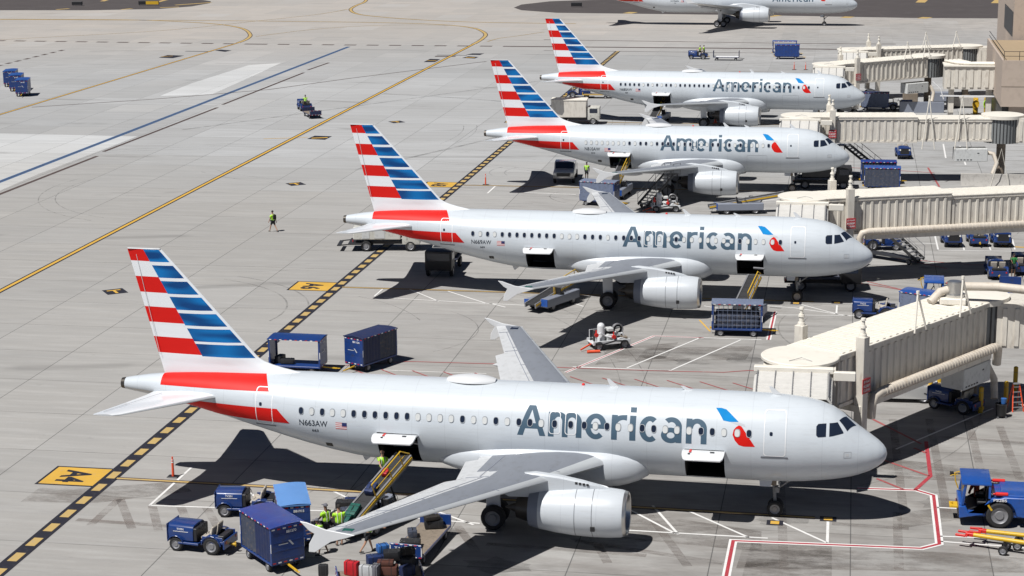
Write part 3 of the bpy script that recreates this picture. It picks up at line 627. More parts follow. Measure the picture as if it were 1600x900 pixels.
# ================================================================== AIRCRAFT
# local frame: x aft from the nose tip, y to starboard, z up
def interp(tab, x):
    if x <= tab[0][0]: return tab[0][1:]
    for a, b in zip(tab, tab[1:]):
        if x <= b[0]:
            t = (x-a[0])/(b[0]-a[0]); return tuple(p+(q-p)*t for p, q in zip(a[1:], b[1:]))
    return tab[-1][1:]
NOSE = [(0, .02, 3.30, 3.27), (.06, .26, 3.53, 3.04), (.18, .45, 3.70, 2.88), (.4, .68, 3.90, 2.69), (.8, .98, 4.18, 2.46), (1.3, 1.26, 4.52, 2.26), (1.6, 1.39, 4.76, 2.17), (2.0, 1.53, 5.08, 2.08),
        (2.5, 1.66, 5.40, 1.98), (3.1, 1.78, 5.62, 1.90), (3.8, 1.88, 5.76, 1.82), (4.6, 1.945, 5.84, 1.77), (5.6, 1.975, 5.885, 1.75), (7, 1.98, 5.89, 1.75)]
TAIL = [(22.8, 1.98, 5.89, 1.75), (24, 1.975, 5.89, 1.80), (25.2, 1.96, 5.89, 1.93), (26.4, 1.92, 5.885, 2.14), (27.6, 1.85, 5.88, 2.40), (28.8, 1.74, 5.87, 2.70), (30, 1.60, 5.85, 3.02), (31.2, 1.42, 5.82, 3.34),
        (32.4, 1.22, 5.77, 3.65), (33.6, 1.00, 5.69, 3.94), (34.8, .78, 5.58, 4.20), (36, .56, 5.43, 4.42), (36.9, .40, 5.28, 4.56), (37.25, .33, 5.21, 4.62)]
def make_spec(kind):
    S = dict(kind=kind, wx=0.0, tx=0.0, zs=0.0)
    if kind == 'short': S.update(wx=-1.6, tx=-3.73)
    if kind == 'long': S.update(wx=4.3, tx=9.7, zs=0.45)
    S['prof'] = [(x, w_, t, b) for x, w_, t, b in NOSE]+[(x+S['tx'], w_, t, b) for x, w_, t, b in TAIL]
    return S
def surf(S, x, th, off=0.0):
    w_, t, b = interp(S['prof'], x); h = (t-b)/2; zc = (t+b)/2
    n = Vector((0, math.sin(th)/max(w_, .05), math.cos(th)/max(h, .05))).normalized()
    w2, t2, b2 = interp(S['prof'], x+0.05); w1, t1, b1 = interp(S['prof'], x-0.05)
    p2 = Vector((x+.05, w2*math.sin(th), (t2+b2)/2+(t2-b2)/2*math.cos(th))); p1 = Vector((x-.05, w1*math.sin(th), (t1+b1)/2+(t1-b1)/2*math.cos(th)))
    d = (p2-p1).normalized(); n = (n-d*n.dot(d)).normalized()
    return Vector((x, w_*math.sin(th), zc+h*math.cos(th)))+n*off
def th_at(S, x, z):
    w_, t, b = interp(S['prof'], x); return math.acos(max(-1, min(1, (z-(t+b)/2)/((t-b)/2))))
def wrap(S, name, vs, fs, mats, parent, off=0.006, side=1, mode='z', step=0.12, fm=None, xstep=0.6):
    """lay a flat drawing (x aft, z) on the hull; mode 'arc' keeps heights true along the skin above z=4.49"""
    b = bmesh.new(); bv = [b.verts.new((v[0], v[1], 0)) for v in vs]
    for i, f in enumerate(fs):
        try:
            q = b.faces.new([bv[j] for j in f]); q.material_index = fm[i] if fm else 0
        except ValueError: pass
    z0, z1 = min(v[1] for v in vs), max(v[1] for v in vs); x0, x1 = min(v[0] for v in vs), max(v[0] for v in vs)
    for k in range(1, int((z1-z0)/step)+1): bmesh.ops.bisect_plane(b, geom=b.verts[:]+b.edges[:]+b.faces[:], plane_co=(0, z0+k*step, 0), plane_no=(0, 1, 0))
    for k in range(1, int((x1-x0)/xstep)+1): bmesh.ops.bisect_plane(b, geom=b.verts[:]+b.edges[:]+b.faces[:], plane_co=(x0+k*xstep, 0, 0), plane_no=(1, 0, 0))
    for v in b.verts:
        x, z = v.co.x, v.co.y
        th = th_at(S, x, z) if mode == 'z' else th_at(S, x, 4.49)-(z-4.49)/2.03
        v.co = surf(S, x, side*th, off)
    me = bpy.data.meshes.new(name); bmesh.ops.recalc_face_normals(b, faces=b.faces[:])
    for f in b.faces:
        c = f.calc_center_median()
        if f.normal.y*side < 0: f.normal_flip()
        f.smooth = True
    b.to_mesh(me); b.free()
    for k in (mats if isinstance(mats, (list, tuple)) else [mats]): me.materials.append(M[k])
    o = bpy.data.objects.new(name, me); COL.objects.link(o); o.parent = parent; return o
def rrect(x0, x1, z0, z1, r, n=4):
    P = []
    for cx, cz, a0 in ((x1-r, z1-r, 0), (x0+r, z1-r, 90), (x0+r, z0+r, 180), (x1-r, z0+r, 270)):
        for i in range(n+1):
            a = R(a0+90*i/n); P.append((cx+r*math.cos(a), cz+r*math.sin(a)))
    return P
def frame_of(P, wd):
    cx = sum(p[0] for p in P)/len(P); cz = sum(p[1] for p in P)/len(P)
    hx = max(p[0] for p in P)-cx; hz = max(p[1] for p in P)-cz; n = len(P)
    Q = [(cx+(p[0]-cx)*(1-wd/hx), cz+(p[1]-cz)*(1-wd/hz)) for p in P]
    return P+Q, [(i, (i+1) % n, n+(i+1) % n, n+i) for i in range(n)]
def airfoil(t, n=12):
    xs = [0, .012, .04, .09, .15, .25, .38, .52, .66, .8, .9, 1.0]
    y = lambda x: 5*t*(.2969*math.sqrt(x)-.126*x-.3516*x*x+.2843*x**3-.1036*x**4)
    up = [(x, y(x)*1.15) for x in xs]; lo = [(x, -y(x)*0.8) for x in xs[1:-1]]
    return up+lo[::-1]        # 12 upper, 10 lower
def shade_parts(o): return o

# ---- rounded humanist capitals and lower case drawn for the titles (x-height 1)
def _arc(cx, cy, rx, ry, a0, a1, tx_, ty_, n=16):
    P = [(cx+rx*math.cos(R(a0+(a1-a0)*i/n)), cy+ry*math.sin(R(a0+(a1-a0)*i/n))) for i in range(n+1)]
    Q = [(cx+(rx-tx_)*math.cos(R(a0+(a1-a0)*i/n)), cy+(ry-ty_)*math.sin(R(a0+(a1-a0)*i/n))) for i in range(n+1)]
    return [[P[i], P[i+1], Q[i+1], Q[i]] for i in range(n)]
def _rc(x0, x1, y0, y1): return [[(x0, y0), (x1, y0), (x1, y1), (x0, y1)]]
TSTEM = .235
def title_glyph(ch, w_):
    t = TSTEM; h = .20
    if ch == 'A':
        H_ = 1.25; c = w_/2
        return [[(0, 0), (t*1.02, 0), (c+t*.28, H_), (c-t*.62, H_)], [(w_, 0), (w_-t*1.05, 0), (c-t*.28, H_), (c+t*.62, H_)], [(.16*w_, .28), (.84*w_, .28), (.80*w_, .50), (.20*w_, .50)]]
    if ch == 'i': return _rc(0, w_, 0, 1)+_rc(0, w_, 1.14, 1.37)
    if ch == 'r': return _rc(0, t, 0, 1)+_arc(.50, .62, .50, .39, 78, 180, t, h, 10)+[[(.52, 1.01), (.62, 1.02), (.62, .79), (.54, .80)]]
    if ch == 'n': return _rc(0, t, 0, 1)+_rc(w_-t, w_, 0, .60)+_arc(w_/2+.02, .60, w_/2-.02, .41, 0, 180, t, h)
    if ch == 'm':
        m = (w_+t)/2; a = (m)/2; return _rc(0, t, 0, 1)+_rc(m-t, m, 0, .60)+_rc(w_-t, w_, 0, .60)+_arc(m/2+.01, .60, m/2-.01, .41, 0, 180, t, h)+_arc((m-t+w_)/2, .60, (w_-m+t)/2, .41, 0, 180, t, h)
    if ch == 'c': return _arc(w_*.56, .5, w_*.56, .52, 52, 308, t*1.05, h, 26)
    if ch == 'e': return _arc(w_/2, .5, w_/2, .52, -2, 312, t, h, 30)+_rc(.12, w_-.04, .41, .58)
    if ch == 'a': return _rc(w_-t, w_, 0, .62)+_arc(w_*.50, .62, w_*.50, .40, 0, 132, t, h, 14)+_arc(w_*.47, .29, w_*.47, .31, 0, 360, t, .19, 24)
def title_mesh():
    """the whole word; x positions are measured from the left of the capital (in units of total width)"""
    from mathutils.geometry import delaunay_2d_cdt
    spec = [('A', 807, 852), ('m', 856, 909), ('e', 914, 948), ('r', 955.5, 978), ('i', 984, 993.5), ('c', 999, 1028), ('a', 1033, 1065), ('n', 1071.5, 1103.5)]
    XH = 1.145; VS = []; FS = []
    for ch, p0, p1 in spec:
        x0, x1 = 17.02-(p0-807)*8.87/296.5, 17.02-(p1-807)*8.87/296.5; w_ = (x0-x1)/XH
        polys = title_glyph(ch, w_); vv = []; ff = []
        for p in polys:
            b = len(vv); vv += [Vector(q) for q in p]; area = sum(p[i][0]*p[(i+1) % len(p)][1]-p[(i+1) % len(p)][0]*p[i][1] for i in range(len(p)))
            ids = list(range(b, b+len(p))); ff.append(ids if area > 0 else ids[::-1])
        r_ = delaunay_2d_cdt(vv, [], ff, 1, 1e-4)
        b = len(VS); VS += [((17.02-x0+q.x*XH)/8.87, q.y) for q in r_[0]]; FS += [tuple(b+j for j in f) for f, of in zip(r_[2], r_[5]) if len(of)]
    return VS, FS

_win = {}
def window_mesh(kind):
    if kind in _win: return _win[kind]
    mb = MB(); n = 14
    for rx, rz, y, m in ((.135, .19, 0.004, 0), (.112, .165, 0.008, 1)):
        vs = [(rx*math.copysign(abs(math.cos(2*PI*i/n))**.75, math.cos(2*PI*i/n)), y, rz*math.copysign(abs(math.sin(2*PI*i/n))**.75, math.sin(2*PI*i/n))) for i in range(n)]
        mb.add(vs, [tuple(range(n))], m)
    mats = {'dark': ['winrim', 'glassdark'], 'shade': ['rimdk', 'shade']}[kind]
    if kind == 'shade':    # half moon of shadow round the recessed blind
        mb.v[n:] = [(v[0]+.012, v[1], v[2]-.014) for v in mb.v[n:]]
    o = mb.build('cabin_window', mats, None, fix=False); me = o.data; bpy.data.objects.remove(o)
    for p in me.polygons: p.use_smooth = False
    _win[kind] = me; return me

def wheel(mb_t, mb_r, c, r, wd, n=22):
    x, y, z = c
    mb_t.lathe([(-wd/2, r*.62), (-wd/2, r*.86), (-wd*.36, r*.97), (0, r), (wd*.36, r*.97), (wd/2, r*.86), (wd/2, r*.62)], c, 'y', n)
    mb_r.lathe([(-wd*.42, 0.001), (-wd*.44, r*.3), (-wd*.30, r*.35), (-wd*.32, r*.5), (-wd*.47, r*.62), (wd*.47, r*.62), (wd*.32, r*.5), (wd*.30, r*.35), (wd*.44, r*.3), (wd*.42, .001)], c, 'y', n)

def make_airliner(label, loc, psi, kind='mid', reg='N000AA', holds=('aft',), pattern='', winx=None, openflaps=True, wheels4=False, group='airliners of one fleet parked nose in'):
    S = make_spec(kind); wx, tx = S['wx'], S['tx']
    root = thing('airliner', label, 'aircraft', (loc[0], loc[1], S['zs']*0), psi+PI, group)
    def bld(mb, name, mats, parent=root, **k): return mb.build(name, mats, parent, **k)
    # ---- hull
    xs = [p[0] for p in S['prof']]; extra = []
    H = {'aft': (21.85+tx*.57, 23.85+tx*.57), 'front': (7.33, 9.16)}
    x = 8.0
    while x < 22.8+tx: extra.append(x); x += 1.1
    xs = sorted(set([round(q, 3) for q in xs+extra+[q for h in holds for q in H[h]]]))
    # finer nose for a round radome
    fine = []
    for a, b in zip(xs, xs[1:]):
        k = 3 if a < 5.5 or a > 22+tx else 1
        fine += [a+(b-a)*i/k for i in range(k)]
    xs = fine+[xs[-1]]
    N = 72; rings = [[surf(S, q, 2*PI*k/N) for k in range(N)] for q in xs]
    if True:
        # rounder interpolation of the linear nose table
        pass
    hull = MB(); n = N; vs = [p for r_ in rings for p in r_]; fs = []
    for i in range(len(xs)-1):
        xm = (xs[i]+xs[i+1])/2
        for k in range(n):
            if any(H[h][0] < xm < H[h][1] for h in holds) and 19 <= k < 30: continue
            k2 = (k+1) % n; fs.append((i*n+k, (i+1)*n+k, (i+1)*n+k2, i*n+k2))
    fs.append(tuple(range(n))); hull.add(vs, fs)
    ho = hull.build('fuselage', 'skin', root, fix=False, smooth=50)
    ap = MB(); e = 37.25+tx
    ap.lathe([(e-.02, .30), (e+.22, .26), (e+.24, .2), (e-.1, .18)], (0, 0, 4.915), 'x', 20); bld(ap, 'exhaust_pipe', 'exhaust')
    for h in holds:
        x0, x1 = H[h]; y0 = -1.0; c = MB()
        zt, zb = 3.64, 2.03
        c.add([(x0, 1.97, zt), (x1, 1.97, zt), (x1, .99, zb), (x0, .99, zb), (x0, y0, zt), (x1, y0, zt), (x1, y0, zb), (x0, y0, zb)],
              [(4, 5, 6, 7), (0, 1, 5, 4), (3, 7, 6, 2), (0, 4, 7, 3), (1, 2, 6, 5)]); bld(c, 'cargo_hold', 'hold', fix=False)
        d = MB(); rings = []
        for yy, zz, ins in ((1.97, 3.60, .0), (2.2, 3.68, 0), (2.48, 3.69, 0), (2.72, 3.62, .01), (2.90, 3.52, .06), (2.98, 3.46, .16)):
            a0_, a1_ = x0-.06+ins, x1+.06-ins; rings.append([(a0_, yy, zz), (a1_, yy, zz), (a1_, yy-.02, zz-.08), (a0_, yy-.02, zz-.08)])
        d.loft(rings); dr = bld(d, 'cargo_door', 'white', bevel=.012)
        q = MB(); q.box(x0+1.45, x0+1.56, 2.2, 2.60, 3.69, 3.70); q.box(x0+1.5, x0+1.6, 2.62, 2.74, 3.64, 3.66, 1); q.box(x0+.4, x0+.60, 2.42, 2.56, 3.69, 3.70, 1); bld(q, 'door_latch', ['extred', 'black'], dr)
        q = MB(); q.rod((x0+.1, 1.9, 3.3), (x0+.1, 2.7, 3.6), .03); q.rod((x1-.1, 1.9, 3.3), (x1-.1, 2.7, 3.6), .03); bld(q, 'door_strut', 'dkmetal', dr)
    # ---- belly fairing
    f = MB(); rings = []
    A, B = 10.55+wx, 21.6+wx
    for i in range(27):
        t = i/26; q = A+(B-A)*t
        k = max(.0, (math.sin(PI*min(1, t*4.2)/2) if t < .28 else 1 if t < .45 else math.sin(PI*(1-t)/.55/2)))**.42
        hw = .55+1.75*k; zt = 2.55+.95*k; zb = 2.5-1.22*k; rings.append([])
        for j in range(36):
            a = 2*PI*j/36; ca, sa = math.cos(a), math.sin(a); pw = .72
            rings[-1].append((q, hw*math.copysign(abs(sa)**pw, sa), (zt+zb)/2+(zt-zb)/2*math.copysign(abs(ca)**pw, ca)))
    f.loft(rings); bld(f, 'belly_fairing', 'skin2', smooth=60)
    # ---- wings
    for sd_ in (1, -1):
        wn = MB(); stn = [(0.6, 12.05, 7.0, 2.5, .13), (2.0, 12.75, 6.05, 2.72, .13), (6.4, 15.05, 3.55, 3.13, .115), (11.8, 17.85, 2.55, 3.66, .11), (17.05, 20.55, 1.5, 4.2, .10)]
        if kind == 'long': stn = [(.6, 12.0, 8.6, 2.5, .13), (2, 12.8, 7.7, 2.75, .13), (7.5, 15.9, 4.7, 3.35, .115), (13, 18.9, 3.2, 4.05, .11), (19, 22.1, 1.75, 4.85, .10)]
        sec = []
        for y, le, ch, z, t in stn: sec.append((y, le+wx, ch, z, t))
        dense = []
        for a, b in zip(sec, sec[1:]):
            for i in range(4): dense.append(tuple(p+(q-p)*i/4 for p, q in zip(a, b)))
        dense.append(sec[-1]); rings = []
        for y, le, ch, z, t in dense:
            rings.append([(le+p[0]*ch, sd_*y, z+p[1]*ch) for p in airfoil(t)])
        nr = len(rings[0])
        def wm(i, k):
            y = dense[i][0]
            if k < 3 or k >= nr-4: return 1
            if k <= (9 if y < 5.2 else 7): return 0 if k < 11 else 3
            if k <= 10: return 2
            return 3
        wn.loft(rings, wm); wo = bld(wn, 'wing', ['wingtop', 'wingsil', 'flap', 'flap'], smooth=40)
        # flap and spoiler gaps
        gp = MB()
        def on_top(y, fr, dz=.012):
            for a, b in zip(sec, sec[1:]):
                if a[0] <= y <= b[0]:
                    t = (y-a[0])/(b[0]-a[0]); le = a[1]+(b[1]-a[1])*t; ch = a[2]+(b[2]-a[2])*t; z = a[3]+(b[3]-a[3])*t; th = a[4]+(b[4]-a[4])*t
                    yy = 5*th*(.2969*math.sqrt(fr)-.126*fr-.3516*fr*fr+.2843*fr**3-.1036*fr**4)*1.15*ch
                    return Vector((le+fr*ch, sd_*y, z+yy+dz))
            return Vector((0, 0, 0))
        ysp = sec[-1][0]
        for y0, y1, fr in ((2.4, 6.3, .79), (6.4, ysp*.77, .735), (ysp*.77, ysp*.94, .73)):
            pp = [on_top(y0+(y1-y0)*i/6, fr) for i in range(7)]
            for a, b in zip(pp, pp[1:]): gp.bar(a, b, .035, .008)
        for y in (6.4, ysp*.77, ysp*.94): gp.bar(on_top(y, .67), on_top(y, .97), .05, .012)
        for y in (5.4, 8.6, 11, ysp*.8): gp.bar(on_top(y, .66), on_top(y, .75), .03, .012)
        for y in (4.9, 8.8, 12.6, ysp*.88): gp.bar(on_top(y, .045, .014), on_top(y, .15, .014), .03, .01)
        gp.build('panel_gap', 'cowlgrey', wo)
        if openflaps:
            fl = MB(); 
            for y0, y1, ex in ((2.6, 6.1, .45), (6.6, ysp*.76, .35)):
                a0, a1 = on_top(y0, .93), on_top(y1, .93); c0, c1 = 1.1, .75
                for (p, q, ch) in ((a0, a1, 1),):
                    ring = []
                    for pt, ch2 in ((a0, c0), (a1, c1)):
                        ring.append([(pt.x-.1+u*ch2, pt.y, pt.z-.1-v) for u, v in ((0, 0), (.3, -.05), (1, .12), (1, .14), (.3, .1), (0, .08))])
                    fl.loft(ring)
            fl.build('flap', 'flap', wo, smooth=40)
        for y, L in ((6.3, 2.7), (8.7, 2.4), (11.9, 2.1)):
            k = MB(); te = on_top(y, .98); rr = .19
            pr = [(-L*.62, .02), (-L*.5, rr*.6), (-L*.3, rr), (0, rr), (L*.2, rr*.75), (L*.33, rr*.3), (L*.38, .01)]
            k.lathe(pr, (te.x, te.y, te.z-.32), 'x', 12); k.build('flap_track_fairing', 'flap', wo)
        fe = MB(); tp = sec[-1]; cx, cz, cy = tp[1], tp[3], tp[0]+.02
        if kind == 'long':
            poly = [(cx+.3, cz), (cx+1.1, cz+.4), (cx+2.0, cz+2.1), (cx+2.7, cz+2.15), (cx+2.2, cz+.6), (cx+1.8, cz-.02)]
        else:
            poly = [(cx-.05, cz+.02), (cx+.55, cz+.1), (cx+1.15, cz+.18), (cx+1.95, cz+.44), (cx+2.22, cz+.47), (cx+1.85, cz+.1), (cx+1.62, cz-.02), (cx+1.85, cz-.45), (cx+1.88, cz-.80), (cx+1.62, cz-.80), (cx+.95, cz-.32), (cx+.3, cz-.12)]
        fe.prism([(p[0], p[1]) for p in poly], sd_*cy, sd_*(cy+.07), 'y')
        fe.build('wing_fence', 'white', wo, bevel=.02)
        nl = MB(); nl.box(cx+.12, cx+.62, sd_*(cy-.62), sd_*(cy-.12), cz-.07, cz+.06); nl.build('navigation_light', 'glassdark' if sd_ == -1 else 'baggreen', wo, bevel=.04)
        # ---- engine
        ey = 5.75*sd_; ex = 11.22+wx; ez = 1.68
        if kind == 'long': ey = 6.5*sd_; ex = 10.7+wx; ez = 1.95
        s_ = 1.18 if kind == 'long' else 1.0
        cw = MB()
        cw.lathe([(.16*s_, 1.03*s_), (.30*s_, 1.07*s_), (.8*s_, 1.115*s_), (1.5*s_, 1.13*s_), (2.4*s_, 1.10*s_), (3.2*s_, 1.02*s_), (3.98*s_, .90*s_)], (ex, ey, ez), 'x', 44, 0)
        cw.lathe([(3.98*s_, .90*s_), (4.45*s_, .79*s_), (4.42*s_, .74*s_), (4.0*s_, .72*s_)], (ex, ey, ez), 'x', 44, 1)
        cw.lathe([(1.48*s_, 1.134*s_), (1.51*s_, 1.136*s_)], (ex, ey, ez), 'x', 44, 2); cw.lathe([(2.26*s_, 1.108*s_), (2.29*s_, 1.108*s_)], (ex, ey, ez), 'x', 44, 2)
        eng = bld(cw, 'engine_cowling', ['skin2', 'cowlgrey', 'scuff'], fix=False, smooth=40)
        lp = MB(); lp.lathe([(.9*s_, .80*s_), (.4*s_, .82*s_), (.15*s_, .85*s_), (.03*s_, .90*s_), (0, .95*s_), (.04*s_, 1.0*s_), (.16*s_, 1.03*s_)], (ex, ey, ez), 'x', 44); lp.build('intake_lip', 'steel', eng, fix=False)
        fn = MB(); fn.lathe([(.9*s_, .82*s_), (.95*s_, .001)], (ex, ey, ez), 'x', 30, 0); fn.lathe([(.42*s_, .001), (.55*s_, .13*s_), (.92*s_, .26*s_)], (ex, ey, ez), 'x', 20, 1)
        for k in range(22):
            a = 2*PI*k/22; ca, sa = math.cos(a), math.sin(a)
            fn.add([(ex+.86*s_, ey+.24*s_*ca, ez+.24*s_*sa), (ex+.80*s_, ey+.8*s_*math.cos(a+.10), ez+.8*s_*math.sin(a+.10)), (ex+.9*s_, ey+.8*s_*math.cos(a+.30), ez+.8*s_*math.sin(a+.30)), (ex+.9*s_, ey+.24*s_*math.cos(a+.15), ez+.24*s_*math.sin(a+.15))], [(0, 1, 2, 3)], 2)
        fn.build('fan', ['black', 'dkmetal', 'dkmetal'], eng, fix=False)
        nz_ = MB(); nz_.lathe([(3.9*s_, .70*s_), (4.5*s_, .62*s_), (5.05*s_, .47*s_), (5.0*s_, .42*s_), (4.5*s_, .40*s_)], (ex, ey, ez), 'x', 30); nz_.lathe([(4.5*s_, .3*s_), (5.2*s_, .2*s_), (5.6*s_, .02)], (ex, ey, ez), 'x', 16)
        nz_.build('exhaust_nozzle', 'exhaust', eng, fix=False)
        k = MB(); k.box(ex+1.35, ex+1.55, ey+.85*sd_, ey+1.1*sd_, ez-.55, ez-.3); 
        k.build('vent_panel', 'black', eng, bevel=.02)
        st = MB(); st.add([(ex+.75, ey-sd_*.62, ez+.86), (ex+1.55, ey-sd_*.62, ez+.9), (ex+1.5, ey-sd_*.78, ez+1.06), (ex+1.1, ey-sd_*.7, ez+1.0)], [(0, 1, 2, 3)]); st.build('strake', 'skin2', eng, fix=False)
        py = MB(); rings = []
        for px_, zb, zt, hw in ((.75, 1.05, 1.09, .03), (1.3, 1.0, 1.28, .13), (2.1, .95, 1.45, .19), (3.1, .9, 1.62, .22), (4.2, .6, 1.72, .22), (5.4, .55, 1.55, .16), (6.3, .95, 1.35, .05)):
            rings.append([(ex+px_*s_, ey-hw, ez+zb*s_), (ex+px_*s_, ey+hw, ez+zb*s_), (ex+px_*s_, ey+hw, ez+(zt-.07)*s_), (ex+px_*s_, ey+hw*.6, ez+zt*s_), (ex+px_*s_, ey-hw*.6, ez+zt*s_), (ex+px_*s_, ey-hw, ez+(zt-.07)*s_)])
        py.loft(rings); po = bld(py, 'engine_pylon', 'skin2', smooth=30)
        if sd_ == 1:
            lv = MB()
            for q in range(4): lv.box(ex+1.75+q*.17, ex+1.86+q*.17, ey+.195, ey+.215, ez+1.26+.02*q, ez+1.36+.02*q)
            lv.build('vent_slots', 'black', po)
        # ---- main gear
        gx = 17.71+wx-.0; gy = 3.8*sd_
        if kind == 'long': gx, gy = 23.9, 3.7*sd_
        lg = MB(); lg.rod((gx, gy, .55), (gx-.05, gy-.02*sd_, 2.9+S['zs']), .11, .14, 14); lg.rod((gx, gy, .6), (gx, gy-1.4*sd_, 2.4), .06, .06); lg.bar((gx+.02, gy+.25*sd_, .95), (gx+.05, gy+.42*sd_, 2.75), .7, .05, 1)
        lg.rod((gx, gy-.5, .585), (gx, gy+.5, .585), .08)
        if wheels4: lg.rod((gx-.6, gy, .55), (gx+.6, gy, .55), .1)
        lo = bld(lg, 'main_gear', ['gear', 'white'])
        for dx in ((-.58, .58) if wheels4 else (0,)):
            for dy in (-.46, .46):
                t_, r2 = MB(), MB(); wheel(t_, r2, (gx+dx, gy+dy, .585), .585, .43); to = t_.build('wheel', 'tyre', lo, fix=False)
                r2.build('wheel', 'rim', lo, fix=False)
    # ---- nose gear
    gx = 5.07 if kind != 'long' else 5.74
    lg = MB(); lg.rod((gx, 0, .45), (gx+.12, 0, 2.1), .075, .095, 12); lg.rod((gx+.1, 0, 1.15), (gx-1.0, 0, 2.0), .045); lg.rod((gx, -.3, .38), (gx, .3, .38), .05); lg.box(gx-.18, gx+.02, -.2, .2, 1.15, 1.4)
    for s2 in (-1, 1):
        lg.add([(gx+.1, .42*s2, 1.95), (gx+.75, .42*s2, 1.95), (gx+.7, .56*s2, 1.55), (gx+.2, .56*s2, 1.55)], [(0, 1, 2, 3)], 1)
        lg.rod((gx-.14, .12*s2, 1.5), (gx-.2, .12*s2, 1.5), .09, .09, 10, 2)
    lo = bld(lg, 'nose_gear', ['gear', 'white', 'lens'])
    for s2 in (-1, 1):
        t_, r2 = MB(), MB(); wheel(t_, r2, (gx, .25*s2, .38), .38, .22); t_.build('wheel', 'tyre', lo, fix=False); r2.build('wheel', 'rim', lo, fix=False)
    q = MB(); q.box(gx-.05, gx+.35, .18, .2, 1.5, 1.72); q.build('number_plate', 'deck', lo)
    # ---- fin
    fm_ = MB(); zl = sorted(set([5.45, 5.6, 5.75, 5.9, 6.05, 6.2, 6.35, 6.58, 7.39, 8.12, 8.9, 9.62, 10.41, 11.18, 11.76]+[v for p in ((11.16, 10.99), (10.38, 10.22), (9.59, 9.45), (8.81, 8.65), (8.04, 7.90), (7.26, 7.14), (6.52, 6.52)) for v in p]))
    blues = [(11.76, 11.16), (10.99, 10.38), (10.22, 9.59), (9.45, 8.81), (8.65, 8.04), (7.90, 7.26), (7.14, 6.52)]
    reds = [(11.76, 11.18), (10.41, 9.62), (8.9, 8.12), (7.39, 6.58)]
    def fle(z):
        x = 35.07-.908*(11.79-z)
        if z < 6.6: x -= 3.1*((6.6-z)/1.0)**2.2
        return x
    def fte(z): return 36.82-.26*(11.75-z)
    def fdg(z): return 33.15+(35.97-33.15)*(z-6.6)/(11.76-6.6)
    rings = []; cols_ = [0, .02, .06, .12, .25, .45, .6, .8, 1]
    info = []
    for z in zl:
        le, te, dg = fle(z), fte(z), fdg(z); m0 = le+.13
        X = [le, le+.04, m0, m0+(dg-m0)*.33, m0+(dg-m0)*.66, dg, dg+(te-dg)*.4, dg+(te-dg)*.8, te]
        ch = te-le; t = .105 if z > 6.3 else .09
        def th_(x):
            f_ = max(0, min(1, (x-le)/ch)); return 5*t*(.2969*math.sqrt(f_)-.126*f_-.3516*f_*f_+.2843*f_**3-.1036*f_**4)*ch
        rings.append([(x+tx, th_(x)+.002, z) for x in X]+[(x+tx, -th_(x)-.002, z) for x in X[-2:0:-1]])
    def fmat(i, k):
        zc = (zl[i]+zl[i+1])/2; kk = k if k < 8 else 15-k
        if kk >= 5: return 1 if any(a > zc > b for a, b in reds) else 0
        if kk >= 2: return 2 if any(a > zc > b for a, b in blues) else 0
        return 0
    fm_.loft(rings, fmat); fo = bld(fm_, 'tail_fin', ['finwhite', 'red', 'blue'], smooth=40)
    cp = MB(); cp.bar((35.1+tx, 0, 11.79), (36.8+tx, 0, 11.79), .16, .05); cp.build('fin_cap', 'flap', fo, bevel=.02)
    rl = MB()
    for s2 in (1, -1): rl.bar((35.35+tx, s2*.13, 6.5), (36.35+tx, s2*.055, 11.5), .012, .02)
    rl.build('rudder_gap', 'flap', fo)
    # ---- tailplanes
    for s2 in (1, -1):
        hp = MB(); rings = []
        for y, le, ch, z in ((.3, 31.5, 4.1, 4.70), (1.5, 32.3, 3.35, 4.78), (3.8, 33.68, 2.3, 4.96), (6.0, 35.0, 1.35, 5.13), (6.22, 35.35, .95, 5.15)):
            rings.append([(le+tx+p[0]*ch, s2*y, z+p[1]*ch) for p in airfoil(.095)])
        hp.loft(rings, lambda i, k: 1 if (k < 2 or k > 19) else 0); h_ = bld(hp, 'tailplane', ['finwhite', 'wingsil'], smooth=40)
        gp = MB(); gp.bar((34.75+tx, s2*1.6, 4.97), (35.95+tx, s2*5.8, 5.2), .03, .01); gp.build('elevator_gap', 'winrim', h_)
    # ---- livery bands on the tail cone (both sides)
    for s2 in (1, -1):
        for nm, X0, X1, lo_, hi_ in (('livery_band', 29.35, 35.15, None, None), ('livery_band', 28.25, 34.6, None, None)):
            vs = []; fs = []; nx, nz2 = 26, 8
            up = (nm, X0) == ('livery_band', 29.35)
            for i in range(nx+1):
                for j in range(nz2+1):
                    v = j/nz2
                    if up:
                        x0 = 29.35+.55*v; x = x0+(35.2-x0)*i/nx
                        zlo = 5.22-.02*(x-29.35); a0 = th_at(S, x+tx, zlo); a1 = .03; a = a0+(a1-a0)*v
                    else:
                        x0 = 28.25+.62*v; x = x0+(34.7-x0)*i/nx
                        zb_ = 3.79; zt_ = 4.48
                        z = zb_+(zt_-zb_)*v; a = th_at(S, x+tx, z)
                    vs.append(surf(S, x+tx, s2*a, .006))
            for i in range(nx):
                for j in range(nz2):
                    q = (i*(nz2+1)+j, (i+1)*(nz2+1)+j, (i+1)*(nz2+1)+j+1, i*(nz2+1)+j+1); fs.append(q if s2 < 0 else q[::-1])
            mb = MB(); mb.add(vs, fs); mb.build('livery_band', 'red', root, fix=False, smooth=60)
